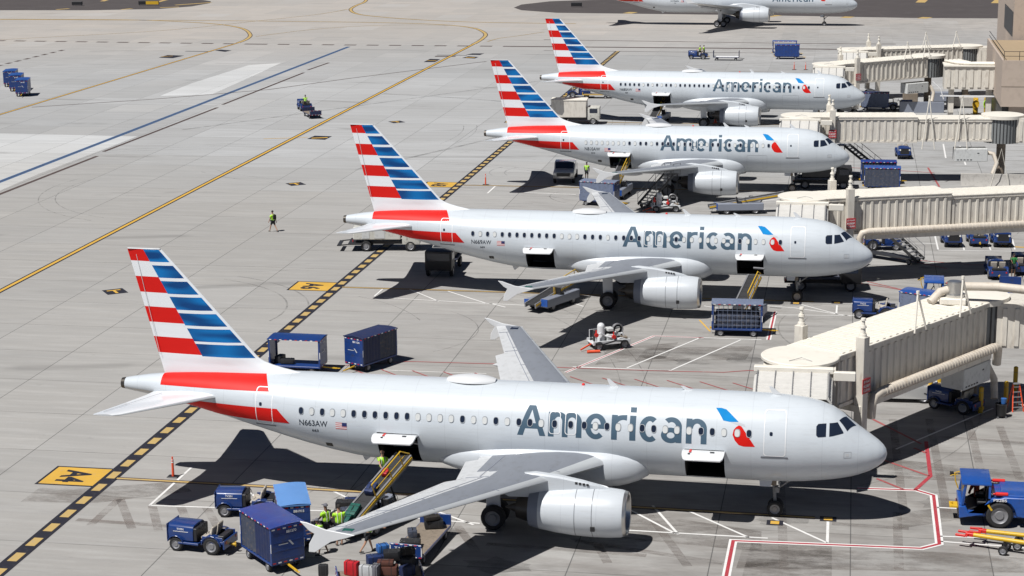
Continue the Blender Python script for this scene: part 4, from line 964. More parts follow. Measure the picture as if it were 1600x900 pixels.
    # ---- doors
    for nm, x0, x1, z0, z1 in (('cabin_door', 4.55, 5.55, 3.48, 5.48), ('cabin_door', 29.12+tx, 30.0+tx, 3.62, 5.42)):
        vs, fs = frame_of(rrect(x0, x1, z0, z1, .14), .035); dd_ = wrap(S, nm, vs, fs, 'outline', root, .007)
        P = rrect(x0-.12, x1+.12, z0-.10, z0-.02, .035); wrap(S, 'door_sill', P, [tuple(range(len(P)))], 'scuff', dd_, .010)
        P = rrect((x0+x1)/2+.1, (x0+x1)/2+.24, z0+.95, z0+1.12, .05); wrap(S, 'door_window', P, [tuple(range(len(P)))], 'glassdark', dd_, .010)
    exits = [15.25, 14.49] if kind == 'mid' else [13.9] if kind == 'short' else []
    for x in exits:
        vs, fs = frame_of(rrect(x-.27, x+.27, 4.02, 5.02, .14), .03); wrap(S, 'emergency_exit', vs, fs, 'outline', root, .012)
    if 'front' not in holds:
        vs, fs = frame_of(rrect(7.33, 9.16, 2.36, 3.62, .1), .02); wrap(S, 'cargo_door', vs, fs, 'winrim', root, .006)
    P = rrect(1.6, 1.95, 3.42, 3.72, .03); vs, fs = frame_of(P, .03); wrap(S, 'static_plate', vs, fs, 'winrim', root, .006)
    P = rrect(1.7, 1.86, 3.5, 3.64, .02); wrap(S, 'static_port', P, [tuple(range(len(P)))], 'flap', root, .006)
    # ---- windows
    if winx is None:
        winx = []
        x = 27.62
        while x > 6.0: winx.append(x); x -= .5055
    for i, x in enumerate(winx):
        if x < 6.15 or 7.0 < x < 6.9: continue
        kd = pattern[i % len(pattern)] if pattern else random.choice('ddl')
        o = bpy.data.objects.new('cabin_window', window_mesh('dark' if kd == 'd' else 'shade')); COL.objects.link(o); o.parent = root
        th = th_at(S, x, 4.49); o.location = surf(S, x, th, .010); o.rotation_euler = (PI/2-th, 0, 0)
        # follow the taper of the tail
        a = surf(S, x-.1, th); b = surf(S, x+.1, th); o.rotation_euler[2] = math.atan2(b.y-a.y, b.x-a.x)
    for s2 in (1, -1):
        for P in ([(3.12, 4.96), (3.21, 4.86), (3.20, 4.50), (3.12, 4.42), (2.77, 4.43), (2.77, 4.96)], [(2.63, 4.96), (2.62, 4.43), (2.00, 4.52), (2.0, 4.56), (2.27, 4.95)], [(2.17, 5.10)]):
            if P[0][0] == 2.17:
                vs = []; nn_ = 8; C4 = ((2.21, .80), (1.90, .13), (1.83, 1.0), (1.45, .22))
                for i in range(nn_+1):
                    t = i/nn_
                    for j in range(5):
                        q = j/4; x = (C4[0][0]*(1-t)+C4[1][0]*t)*(1-q)+(C4[2][0]*(1-t)+C4[3][0]*t)*q; y = (C4[0][1]*(1-t)+C4[1][1]*t)*(1-q)+(C4[2][1]*(1-t)+C4[3][1]*t)*q
                        w_, tt, bb = interp(S['prof'], x); vs.append(surf(S, x, s2*math.asin(min(.97, y/w_)), .014))
                fs = [(i*5+j, i*5+j+1, i*5+j+6, i*5+j+5) for i in range(nn_) for j in range(4)]
                mb = MB(); mb.add(vs, fs); mb.build('cockpit_window', 'glassdark', root)
            else:
                wrap(S, 'cockpit_window', P, [tuple(range(len(P)))], 'glassdark', root, .016, side=s2, step=.05, xstep=.08)
    # ---- writing and marks (starboard side)
    k = .78 if kind == 'long' else 1.0
    tx0, twd = 17.02, 8.87
    if kind == 'short': tx0, twd = 17.02, 8.87
    if kind == 'long': tx0, twd = 14.9, 7.2
    vs, fs = title_mesh()
    vs2 = [(tx0-v[0]*twd, 3.90+.06*(1-k)+v[1]*1.145*k) for v in vs]
    wrap(S, 'title_lettering', vs2, [f[::-1] for f in fs], 'title', root, .005, mode='arc', step=.14, xstep=3)
    lx = tx0-twd-8.15
    bl = [(7.80, 5.66), (7.55, 5.67), (7.32, 5.60), (6.72, 5.00), (7.10, 4.98), (7.42, 5.03)]
    rd_ = [(6.70, 4.84), (6.58, 4.80), (6.52, 4.72), (5.93, 3.90), (6.45, 3.89), (6.68, 3.95), (6.86, 4.15), (6.97, 4.40), (6.93, 4.62), (6.82, 4.76)]
    gy_ = [(7.05, 4.95), (6.72, 4.98), (6.45, 4.90), (6.40, 4.78), (6.58, 4.84), (6.80, 4.86)]
    for nm, P, mt in (('logo_blue', bl, 'logoblue'), ('logo_red', rd_, 'logored'), ('logo_grey', gy_, 'logogrey')):
        P = [(q[0]+lx, (q[1]-4.49)*k+4.49) for q in P]; wrap(S, 'logo_mark', P, [tuple(range(len(P)))], mt, root, .005, mode='arc')
    rx = 27.73+tx if kind != 'long' else 33
    def small(body, x, z, h, wd, mat='regink'):
        v_, f_ = text_mesh(body, .018); W2 = max(q[0] for q in v_)
        wrap(S, 'registration_lettering', [(x-q[0]/W2*wd, z+q[1]*h) for q in v_], [f[::-1] for f in f_], mat, root, .005, step=.3, xstep=3)
    small(reg, rx, 3.76, .30, 1.45); small(reg[1:4], rx-.62, 3.46, .14, .34)
    fx = rx-1.85
    vs = []; fs = []; mm = []
    for i in range(7):
        z0 = 3.70+i*.047; b_ = len(vs); vs += [(fx, z0), (fx-.56, z0), (fx-.56, z0+.045), (fx, z0+.045)]; fs.append((b_, b_+1, b_+2, b_+3)); mm.append(0 if i % 2 == 0 else 1)
    fl_ = wrap(S, 'flag', vs, fs, ['flagred', 'outline'], root, .005, step=.5, fm=mm)
    wrap(S, 'flag_canton', [(fx-.32, 3.85), (fx-.56, 3.85), (fx-.56, 4.03), (fx-.32, 4.03)], [(0, 1, 2, 3)], 'flagblue', fl_, .008)
    # ---- crown: satcom dome, blade aerials, beacon
    dm = MB(); dx = 19.6+tx*.6; rings = []
    for i in range(1, 16):
        t = i/16; s3 = math.sin(PI*t)**.5; rings.append([(dx-1.35+2.7*t, .62*s3*math.cos(PI*j/12), 5.86+.30*s3*math.sin(PI*j/12)) for j in range(13)])
    dm.loft(rings, closed=False); bld(dm, 'satellite_dome', 'white', smooth=60)
    for x, h, z in ((12.9+wx, .38, 5.88), (5.3, .38, 5.87), (9.4, .2, 5.88)):
        a = MB(); a.prism([(x, z), (x-.42, z), (x+.05, z+h), (x+.18, z+h)], -.02, .02, 'y'); bld(a, 'blade_aerial', 'white')
    for x, z in ((14.2, 5.88),):
        a = MB(); a.ball((x, 0, z+.03), .08); bld(a, 'beacon', 'antired')
    a = MB(); a.prism([(24.6+tx, 1.86), (25.2+tx, 1.98), (25.05+tx, 1.6), (24.95+tx, 1.58)], -.02, .02, 'y'); bld(a, 'blade_aerial', 'white')
    P = rrect(26.2+tx, 26.55+tx, 2.62, 2.85, .04); wrap(S, 'service_port', P, [tuple(range(len(P)))], 'hold', root, .006)
    if S['zs']:
        for ch in root.children:
            if ch.name.split('.')[0] not in ('nose_gear', 'main_gear'): ch.location.z += S['zs']
    return root

HDG = [R(-1.49), R(-0.82), R(-0.27), R(-2.82)]
pat4 = 'dldllddddddllllddlldl'
pat4 = 'dldllddddddllll'+'dlldl'
W663 = [27.62, 27.08, 26.55, 26.04, 25.5, 24.98, 24.45, 23.93, 23.4, 22.87, 22.35, 21.82, 21.28, 20.74, 20.2, 19.66, 19.12, 18.58, 18.05, 17.5, 16.95, 16.42, 15.88, 15.25, 14.49, 13.85, 13.32, 12.78, 12.25, 11.68, 11.14, 10.6, 10.06, 9.52, 8.96, 8.42, 7.9, 7.36, 6.75, 6.22]
P663 = 'dldllddddddlllldlldl'+'ddlddddlddlldd'[:0]+'ddlddd'+'lldlldd'+'lllddld'
P663 = ''.join(['dldllddddddlllldlldl', 'ddlddd', 'ldll', 'ddlllddlld'])
make_airliner('nearest airliner, open holds, over the crew loading bags, marked N663AW', (2.21, 85.06), HDG[0], 'mid', 'N663AW', ('aft', 'front'), P663, W663)
make_airliner('second nearest airliner with both holds open, marked N669AW', (1.92, 129.06), HDG[1], 'mid', 'N669AW', ('aft', 'front'), 'dldlddddddddllldddlddddllldllllllldlllld'[::1], W663)
W319 = [x for x in [27.62-3.73-.5055*i for i in range(34)] if abs(x-13.9) > .3 and x > 6]+[13.9]
make_airliner('third nearest airliner, shorter, above a pickup truck, marked N810AW', (0.17, 172.65), HDG[2], 'short', 'N810AW', ('aft',), 'lllllllldlddlddddlddllddldldlllldl', W319)
make_airliner('farthest airliner parked at a gate, marked N680AW', (1.78, 216.21), HDG[3], 'mid', 'N680AW', ('aft',), 'dddddldldlddldddddddlldlddlddlddldddddld', W663)
W757 = [35.5-.56*i for i in range(52)]
make_airliner('airliner taxiing past the gates, cut by the top edge', (0.93, 343.4), R(-1.2), 'long', 'N193AN', (), 'l', [x for x in W757 if x > 8.5], wheels4=True)


# ================================================================== GROUND VEHICLES (local +x = direction of travel)
def add_wheel(root, c, r, wd, n=18):
    t_, r_ = MB(), MB(); wheel(t_, r_, (0, 0, 0), r, wd, n)
    to = t_.build('wheel', 'tyre', root, fix=False, loc=c); r_.build('rim', 'rim', to, fix=False); return to
def arc_fender(mb, cx, cz, r, y0, y1, th=.04, a0=0, a1=180, n=8, m=0):
    P = [(cx+r*math.cos(R(a0+(a1-a0)*i/n)), cz+r*math.sin(R(a0+(a1-a0)*i/n))) for i in range(n+1)]
    Q = [(cx+(r-th)*math.cos(R(a0+(a1-a0)*i/n)), cz+(r-th)*math.sin(R(a0+(a1-a0)*i/n))) for i in range(n+1)]
    for i in range(n): mb.prism([P[i], P[i+1], Q[i+1], Q[i]], y0, y1, 'y', m)

def make_tug(label, loc, rz, number='TV791', group='blue baggage tugs', mat='gblue2'):
    t = thing('baggage_tug', label, 'tug', loc, rz, group)
    h = MB(); rings = []
    for x, k in ((.12, 1), (.3, 1), (1.30, .97), (1.42, .9)):
        rings.append([(x, y*k, z) for y, z in ((-.58, .52), (.58, .52), (.60, .95), (.55, 1.14), (.42, 1.23), (0, 1.26), (-.42, 1.23), (-.55, 1.14), (-.60, .95))])
    h.loft(rings); ho = h.build('bonnet', mat, t, bevel=.015)
    gq = MB(); gq.box(1.40, 1.44, -.60, .60, .45, 1.25); ho2 = gq.build('grille_frame', 'gblue', t, bevel=.02)
    for i in range(6):
        pass
    gq = MB(); gq.box(1.44, 1.447, -.45, .45, .55, 1.12); gq.build('grille', 'black', ho2)
    for s in (-1, 1):
        q = MB(); q.rod((1.43, .46*s, .98), (1.465, .46*s, .98), .08, n=12); q.build('headlight', 'lens', t)
        q = MB(); q.box(.35, 1.1, s*.602-.003, s*.602+.003, .93, .95); q.build('trim_strip', 'outline', ho)
    c = MB(); c.box(-1.35, 1.42, -.34, .34, .30, .52, 1)
    c.box(-.15, .85, -.68, .68, .38, .47); c.box(-1.40, -.28, -.66, .66, .55, .66); c.box(-1.46, -1.38, -.68, .68, .32, .72)
    for s in (-1, 1):
        arc_fender(c, .98, .34, .42, s*.40, s*.70, .04, 15, 165); arc_fender(c, -.80, .42, .50, s*.38, s*.72, .05, 5, 175)
        c.box(-1.36, -.35, s*.64-.02, s*.64+.02, .66, .86)
    c.build('chassis', [mat, 'black'], t, bevel=.012)
    q = MB(); q.box(-.05, .12, -.56, .56, .52, 1.12); q.build('dashboard', 'black', t, bevel=.02)
    q = MB(); q.tube([(-.22+.17*math.sin(a)*.4, .25+.19*math.cos(a), 1.18+.17*math.sin(a)) for a in [2*PI*i/12 for i in range(13)]], .014, 6); q.rod((.02, .25, .95), (-.22, .25, 1.18), .02, n=6); q.build('steering_wheel', 'black', t)
    for s in (-1, 1):
        q = MB(); q.box(-.72, -.24, s*.30-.24, s*.30+.24, .66, .80); so_ = q.build('seat', 'seat', t, bevel=.04)
        q = MB(); q.prism([(-.80, .80), (-.68, .80), (-.78, 1.28), (-.88, 1.28)], s*.30-.23, s*.30+.23, 'y'); q.build('backrest', 'seat', t, bevel=.04)
    q = MB(); q.box(-1.34, -.92, -.52, .52, .66, .74); q.bar((-1.2, -.5, .8), (-1.2, .5, .8), .3, .16); q.build('rear_tray', 'black', t, bevel=.02)
    q = MB(); q.box(-1.72, -1.44, -.06, .06, .34, .42); q.rod((-1.68, 0, .28), (-1.68, 0, .50), .04); q.build('tow_hitch', 'yellow', t, bevel=.01)
    for s in (-1, 1):
        add_wheel(t, (.98, .56*s, .33), .33, .2); add_wheel(t, (-.80, .58*s, .41), .41, .24)
        q = MB(); q.box(-1.475, -1.46, s*.5-.05, s*.5+.05, .55, .66); q.build('tail_lamp', 'tail', t)
    lettering('number_lettering', number, ho, (.95, .585, .99) if False else (.42, -.597, 1.0), (1, 0, 0), (0, .05, 1), .10, 'signwhite')
    lettering('number_lettering', number, ho, (.92, .597, 1.0), (-1, 0, 0), (0, -.05, 1), .10, 'signwhite')
    return t

def make_cart(label, loc, rz, roof='gblue', side='curtain', ends=True, body='gblue', number='BB 1915', L=3.2, W=1.5, load=False, tow=True, group='roofed baggage carts', both=True, cov='greyblue'):
    t = thing('baggage_cart', label, 'baggage cart', loc, rz, group)
    a, b, z0, z1 = L/2, W/2, .52, 2.12
    q = MB(); q.box(-a, a, -b, b, z0-.10, z0); q.box(-a+.1, a-.1, -.3, .3, z0-.22, z0-.10, 1)
    q.build('deck', [body, 'black'], t, bevel=.012)
    for sx in (-1, 1):
        q = MB(); q.box(sx*a-.025, sx*a+.025, -b, b, z0, z1-.02); e = q.build('end_panel', body, t, bevel=.01)
        r_ = MB()
        for k in range(4):
            z = z0+.15+k*.38; r_.box(sx*(a+.026)-.006, sx*(a+.026)+.006, -b+.08, b-.08, z, z+.03)
        r_.build('stiffener', body, e)
        r_ = MB(); n = 6
        for k in range(n):
            y = -b+W*(k+.2)/n; r_.box(sx*(a+.03)-.004, sx*(a+.03)+.004, y, y+W/n*.55, z1-.09, z1-.03, k % 2)
            r_.box(sx*(a+.03)-.004, sx*(a+.03)+.004, y, y+W/n*.55, z0-.02, z0+.03, (k+1) % 2)
        r_.build('reflective_tape', ['signwhite', 'tail'], e)
        lettering('number_lettering', number, e, (sx*(a+.033), sx*(-.05), z1-.30), (0, sx, 0), (0, 0, 1), .12, 'signwhite', .03)
        r_ = MB(); x_ = sx*(a+.034)
        r_.add([(x_, sx*(.02), z0+.95), (x_, sx*.12, z0+.95), (x_, sx*.30, z0+.72), (x_, sx*.22, z0+.70)], [(0, 1, 2, 3)]); r_.add([(x_, -sx*.45, z0+.80), (x_, sx*.02, z0+.80), (x_, sx*.02, z0+.84), (x_, -sx*.45, z0+.84)], [(0, 1, 2, 3)])
        r_.build('panel_mark', 'logogrey', e, fix=False)
    for sx in (-1, 1):
        for sy in (-1, 1):
            q = MB(); q.cbox((sx*(a-.04), sy*(b-.03), (z0+z1)/2), (.10, .07, z1-z0)); q.build('corner_post', body, t)
            q = MB(); q.box(sx*(a+.005)-.02, sx*(a+.005)+.02, sy*(b+.008)-.004, sy*(b+.008)+.004, z0+.5, z0+.9); q.build('corner_reflector', 'signwhite', t)
    q = MB(); q.box(-a-.06, a+.06, -b-.05, b+.05, z1, z1+.05); n = 8; rings = []
    for i in range(n+1):
        x = -a-.05+(L+.1)*i/n; rings.append([(x, y, z1+.05+.05*(1-(y/b)**2)+.012*math.sin(i*2.3+y*3)) for y in [-b-.04+(W+.08)*j/8 for j in range(9)]])
    q.loft(rings, 0, None, (False, False), False); ro = q.build('roof', roof, t, bevel=.0)
    q = MB(); n = 10
    for sy in (-1, 1):
        for k in range(n):
            x = -a+L*(k+.25)/n; q.box(x, x+L/n*.45, sy*(b+.055)-.003, sy*(b+.055)+.003, z1, z1+.045, k % 2)
    q.build('reflective_tape', ['signwhite', 'tail'], ro)
    if side == 'curtain':
        for sy in (-1, 1):
            for k in range(2):
                q = MB(); n = 22; x0 = -a+.08+k*(L-.16)/2; rings = []
                for i in range(n+1):
                    x = x0+(L-.2)/2*i/n; y = sy*(b-.03+.028*math.sin(i*1.55+k)); rings.append([(x, y, z0+.02), (x, y+sy*.012, z1)])
                q.loft([[r_[0], r_[1], (r_[1][0], r_[1][1]-sy*.01, r_[1][2]), (r_[0][0], r_[0][1]-sy*.01, r_[0][2])] for r_ in rings], 0); q.build('side_curtain', 'curt' if k == 0 else 'navy', t, smooth=60)
    elif side == 'mesh':
        for sy in (-1, 1):
            q = MB()
            for k in range(11): q.bar((-a+.1+(L-.2)*k/10, sy*b, z0), (-a+.1+(L-.2)*k/10, sy*b, z1), .02, .02)
            for k in range(5): q.bar((-a, sy*b, z0+.25+.32*k), (a, sy*b, z0+.25+.32*k), .02, .02)
            q.build('side_mesh', 'greyblue' , t)
        q = MB(); q.box(-a+.2, a-.2, -b+.25, b-.15, z0, z0+1.05); q.build('inner_cover', 'curt', t, bevel=.15, seg=2)
    elif side == 'cover':
        q = MB(); n = 40; rings = []
        for i in range(n): pass
        for sy in (-1, 1):
            q = MB(); n = 26; rings = []
            for i in range(n+1):
                x = -a+.03+(L-.06)*i/n; y = sy*(b+.01+.02*math.sin(i*1.9)); rings.append([(x, y, z0-.05), (x, y, z1), (x, y-sy*.02, z1), (x, y-sy*.02, z0-.05)])
            q.loft(rings); q.build('side_cover', cov, t, smooth=60)
    if tow:
        q = MB(); q.bar((a-.1, 0, .36), (a+.85, 0, .30), .07, .07); q.tube([(a+.85, .0, .30), (a+.98, .05, .30), (a+1.04, 0, .3), (a+.98, -.05, .3), (a+.86, 0, .3)], .02, 6); q.build('tow_bar', 'yellow', t)
    q = MB(); q.box(-a-.16, -a, -.07, .07, .34, .46); q.build('tow_hitch', 'yellow', t)
    for sx in (-1, 1):
        for sy in (-1, 1): add_wheel(t, (sx*(a-.55), sy*(b-.12), .23), .23, .13, 16)
    return t

def bag(label, loc, rz, dim=(.7, .28, .45), mat='bagblack', tilt=0.0, group='loose passenger bags', handle=True, name='suitcase'):
    t = thing(name, label, 'suitcase', loc, rz, group)
    x, y, z = dim; q = MB(); q.box(-x/2, x/2, -y/2, y/2, .02, z); o = q.build('shell', mat, t, bevel=.045, seg=2); 
    q = MB()
    for k in (-.25, .25): q.box(x*k-.012, x*k+.012, -y/2-.004, y/2+.004, .06, z+.004)
    q.box(-x/2-.003, x/2+.003, -.006, .006, .06, z+.003); q.build('strap', 'black' if mat != 'bagblack' else 'dkmetal', t)
    q = MB(); q.tube([(-.12, 0, z-.01), (-.12, 0, z+.05), (.12, 0, z+.05), (.12, 0, z-.01)], .012, 6); q.build('handle', 'black', t)
    t.rotation_euler[1] = tilt
    return t

def make_flat_cart(label, loc, rz, number=None, L=3.4, W=1.5, group='open flat carts', deck='deck', ends=.5, tape=True, endmat='gblue'):
    t = thing('flat_cart', label, 'flat cart', loc, rz, group); a, b = L/2, W/2
    q = MB(); q.box(-a, a, -b, b, .44, .54, 1); q.box(-a+.02, a-.02, -b+.03, b-.03, .54, .55, 0); q.build('deck', [deck, endmat], t, bevel=.01)
    for sx in (-1, 1):
        q = MB(); q.box(sx*a-.03, sx*a+.03, -b, b, .44, .55+ends); e = q.build('end_board', endmat, t, bevel=.01)
        if tape:
            r_ = MB(); x_ = sx*(a+.032)
            for k in range(7):
                y = -b+W*(k+.15)/7; r_.box(x_-.003, x_+.003, y, y+W/7*.6, .50+ends, .545+ends, k % 2); r_.box(x_-.003, x_+.003, y, y+W/7*.6, .45, .49, (k+1) % 2)
            for sy in (-1, 1): r_.box(x_-.003, x_+.003, sy*(b-.03)-.02, sy*(b-.03)+.02, .52, .45+ends)
            r_.build('reflective_tape', ['signwhite', 'tail'], e)
        if number:
            lettering('board_lettering', number, e, (sx*(a+.034), sx*(-.05), .55+ends-.18), (0, sx, 0), (0, 0, 1), .10, 'signwhite', .03)
            lettering('board_lettering', 'TARE WT', e, (sx*(a+.034), sx*(-.52), .78), (0, sx, 0), (0, 0, 1), .12, 'signwhite', .02, width=1.0)
            lettering('board_lettering', '1010', e, (sx*(a+.034), sx*(-.18), .60), (0, sx, 0), (0, 0, 1), .12, 'signwhite', .02)
    q = MB(); q.bar((a-.1, 0, .34), (a+.8, 0, .28), .07, .07); q.build('tow_bar', 'black', t)
    for sx in (-1, 1):
        for sy in (-1, 1): add_wheel(t, (sx*(a-.5), sy*(b-.14), .21), .21, .13, 16)
    return t

def make_belt_loader(label, loc, rz, raise_=R(21), group='belt loaders', L=7.2, body='cowlgrey', flat=False):
    t = thing('belt_loader', label, 'belt loader', loc, rz, group)
    # +x is the high end against the aircraft
    q = MB(); q.box(-2.3, 1.7, -.95, -.35, .35, .95); q.box(-2.3, 1.7, .45, .95, .35, .80); q.box(-2.2, 1.6, -.4, .5, .32, .5, 1); q.build('chassis', [body, 'black'], t, bevel=.04)
    q = MB(); q.box(-2.35, -2.28, -.95, -.45, .45, .95); q.box(-2.35, -2.28, .45, .95, .45, .80); q.build('bumper', 'pblue', t)
    q = MB(); q.box(-.6, -.15, -.90, -.45, .95, 1.08); q.prism([(-.62, 1.08), (-.52, 1.08), (-.58, 1.5), (-.68, 1.5)], -.9, -.45, 'y'); q.build('seat', 'black', t, bevel=.03)
    q = MB(); q.rod((.3, -.68, .95), (.12, -.68, 1.3), .02, n=6); q.tube([(.12+.05*math.sin(a), -.68+.17*math.cos(a), 1.3+.16*math.sin(a)) for a in [2*PI*i/10 for i in range(11)]], .014, 6); q.build('steering_wheel', 'black', t)
    for x in (-1.5, 1.0):
        for s in (-1, 1): add_wheel(t, (x, .80*s, .34), .34, .24)
    c, s_ = math.cos(raise_), math.sin(raise_); px, pz = -2.9, .62
    T_ = Matrix.Translation((px, .05, pz)) @ Matrix.Rotation(-raise_, 4, 'Y')
    q = MB(); q.box(0, L, -.36, .36, -.02, .05, 0, T_); q.rod((0, -.36, .015), (0, .36, .015), .05, n=12, T=T_); q.rod((L, -.36, .015), (L, .36, .015), .05, n=12, T=T_)
    bo = q.build('conveyor_belt', 'belt', t)
    q = MB()
    for k in range(int(L/.5)): q.box(.3+k*.5, .33+k*.5, -.34, .34, .05, .062, 0, T_)
    q.build('belt_cleats', 'dkmetal', bo)
    q = MB()
    for sy in (-1, 1): q.box(-.05, L+.05, sy*.42-.05, sy*.42+.05, -.22, .10, 0, T_)
    for k in range(6): q.box(.5+k*1.15, .6+k*1.15, -.4, .4, -.2, -.1, 0, T_)
    q.build('boom_frame', 'rim', t, bevel=.01)
    q = MB()
    if not flat:
        y = .50
        y = -.50; P = [T_ @ Vector(p) for p in ((2.2, y, .08), (2.2, y, .85), (L-.6, y, .85), (L-.1, y, .3))]; q.tube(P, .035, 8)
        for k in (.42, .68, .86): q.tube([T_ @ Vector((L*k, y, .08)), T_ @ Vector((L*k, y, .85))], .03, 8)
        q.tube([T_ @ Vector((2.4, y, .45)), T_ @ Vector((L-.4, y, .45))], .025, 8)
    q.box(0, L, -.50, -.47, -.1, .02, 0, T_); q.build('safety_rail', 'yellow', t)
    q = MB(); q.rod((-.2, 0, .5), tuple(T_ @ Vector((L*.55, 0, -.2))), .07, n=8); q.rod((1.2, 0, .5), tuple(T_ @ Vector((L*.72, 0, -.2))), .05, n=8); q.build('lift_arm', 'dkmetal', t)
    q = MB(); q.box(.6, 1.1, .62, .95, .80, 1.2); q.build('white_bin', 'white', t, bevel=.05)
    q = MB(); q.tube([(.85+.18*math.cos(a), .78+.18*math.sin(a), 1.28) for a in [2*PI*i/10 for i in range(11)]], .03, 6); q.build('hose_coil', 'black', t)
    return t

def make_pushback(label, loc, rz, number='P5285', extra=True):
    t = thing('pushback_tractor', label, 'tractor', loc, rz, 'blue pushback tractors')
    # +x = cab end
    P = [(-3.2, .42), (2.72, .42), (2.78, .95), (2.60, 1.22), (1.25, 1.30), (.95, 1.62), (.35, 1.70), (-2.2, 1.70), (-3.1, 1.55), (-3.25, 1.0)]
    b = MB(); outer = 1.18
    # side skirts with wheel arches cut as profiles
    def side(y0, y1):
        arch = lambda cx, r_: [(cx+r_*math.cos(R(a)), .42+max(0, .20+r_*math.sin(R(a)))) for a in (0, 25, 50, 75, 90, 105, 130, 155, 180)]
        pl = [(2.75, .42)]+[(p[0], p[1]) for p in arch(.95, .74)]+[(-1.0, .42)]+[(p[0], p[1]) for p in arch(-2.0, .74)]+[(-3.22, .42), (-3.25, 1.0), (-3.1, 1.40), (-2.2, 1.50), (.75, 1.50), (.95, 1.42), (1.35, 1.42), (1.52, 1.0), (1.65, .72), (2.35, .72), (2.48, 1.0), (2.78, 1.0)]
        b.prism(pl, y0, y1, 'y')
    for s in (-1, 1): side(s*1.18, s*.86)
    b.box(-3.2, 2.7, -.87, .87, .45, .75); b.box(-3.15, 1.3, -.87, .87, .75, 1.47); b.box(-3.0, .85, -1.05, 1.05, 1.47, 1.58); b.box(2.45, 2.78, -.87, .87, .75, 1.05)
    bo = b.build('body', 'pblue', t, bevel=.03)
    q = MB(); q.box(1.3, 2.4, -.86, .86, .75, .80); q.box(1.3, 1.6, -.8, .8, .75, 1.0); q.build('cab_floor', 'black', t)
    for x in (1.42, 2.55):
        for s in (-1, 1): 
            q = MB(); q.bar((x+(.0 if x < 2 else .08), s*1.08, 1.05 if x > 2 else 1.4), (x-(.05 if x > 2 else 0), s*1.02, 2.02), .10, .10); q.build('cab_post', 'pblue', t)
    q = MB(); q.box(1.34, 2.68, -1.12, 1.12, 2.00, 2.10); q.build('cab_roof', 'pblue', t, bevel=.04, seg=2)
    q = MB(); q.box(1.36, 1.40, -.95, .95, 1.5, 1.98); q.build('rear_window', 'curtain', t)
    q = MB(); q.prism([(2.60, 1.08), (2.63, 1.08), (2.56, 1.99), (2.53, 1.99)], -.98, .98, 'y'); q.build('windscreen', 'glassdark', t)
    for s in (-1, 1):
        q = MB(); q.box(1.5, 1.95, s*.5-.24, s*.5+.24, .98, 1.12); q.prism([(1.46, 1.12), (1.58, 1.12), (1.5, 1.75), (1.40, 1.75)], s*.5-.24, s*.5+.24, 'y'); q.build('driver_seat', 'black', t, bevel=.04)
    q = MB(); q.tube([(2.0+.05*math.sin(a), -.5+.2*math.cos(a), 1.5+.19*math.sin(a)) for a in [2*PI*i/10 for i in range(11)]], .016, 6); q.rod((2.25, -.5, 1.1), (2.0, -.5, 1.5), .03, n=6); q.build('steering_wheel', 'black', t)
    for x in (.95, -2.0):
        for s in (-1, 1): add_wheel(t, (x, s*1.0, .62), .62, .38, 26)
    for s in (-1, 1):
        q = MB(); q.rod((.60, s*.98, 1.60), (1.16, s*.98, 1.60), .09, n=14); q.rod((1.16, s*.98, 1.60), (1.27, s*.98, 1.60), .04, n=8); q.build('fire_extinguisher', 'extred', t, bevel=.02)
        lettering('number_lettering', number, bo, (1.25 if s > 0 else .65, s*1.184, 1.30), (-s, 0, 0), (0, 0, 1), .13, 'signwhite', .02, width=.6)
        q = MB(); q.box(-1.05, -.78, s*1.184-.003, s*1.184+.003, .92, 1.22, 0); q.box(-1.02, -.90, s*1.188-.003, s*1.188+.003, .94, 1.08, 1); q.build('safety_sticker', ['signwhite', 'green'], bo)
        q = MB(); q.bar((1.30, s*1.19, .86), (1.48, s*1.19, 1.12), .01, .09); q.build('edge_stripe', 'yellow', bo)
    q = MB(); q.tube([(2.68, -1.0, 1.95), (2.9, -.98, 1.9), (2.85, -.95, 1.5), (2.72, -.98, 1.15)], .03, 6); q.tube([(2.75, -.9, 1.85), (2.95, -1.1, 1.75), (3.1, -1.1, 1.7)], .02, 6); q.build('hose', 'yellow', t)
    q = MB(); q.rod((2.6, -1.0, 1.85), (3.0, -1.25, 1.75), .02, n=6); q.box(2.93, 3.1, -1.4, -1.15, 1.68, 1.82); q.build('mirror', 'black', t)
    q = MB(); q.box(2.78, 3.15, -.35, .35, .62, .70); q.rod((3.05, 0, .55), (3.05, 0, .8), .05); q.build('tow_hitch', 'yellow', t)
    q = MB(); q.box(2.70, 2.80, -1.1, 1.1, .40, .62); q.build('bumper', 'black', t, bevel=.03)
    q = MB(); q.box(2.801, 2.81, -1.1, -.8, .5, .6); q.build('tail_lamp', 'tail', t)
    if extra:
        q = MB(); q.box(1.75, 2.0, -1.05, -.75, .8, 1.5); q.tube([(1.8, -1.0, 1.4), (2.1, -1.15, 1.2), (2.2, -1.1, .85)], .07, 8); q.build('hanging_vest', 'orange', t, bevel=.05)
    return t

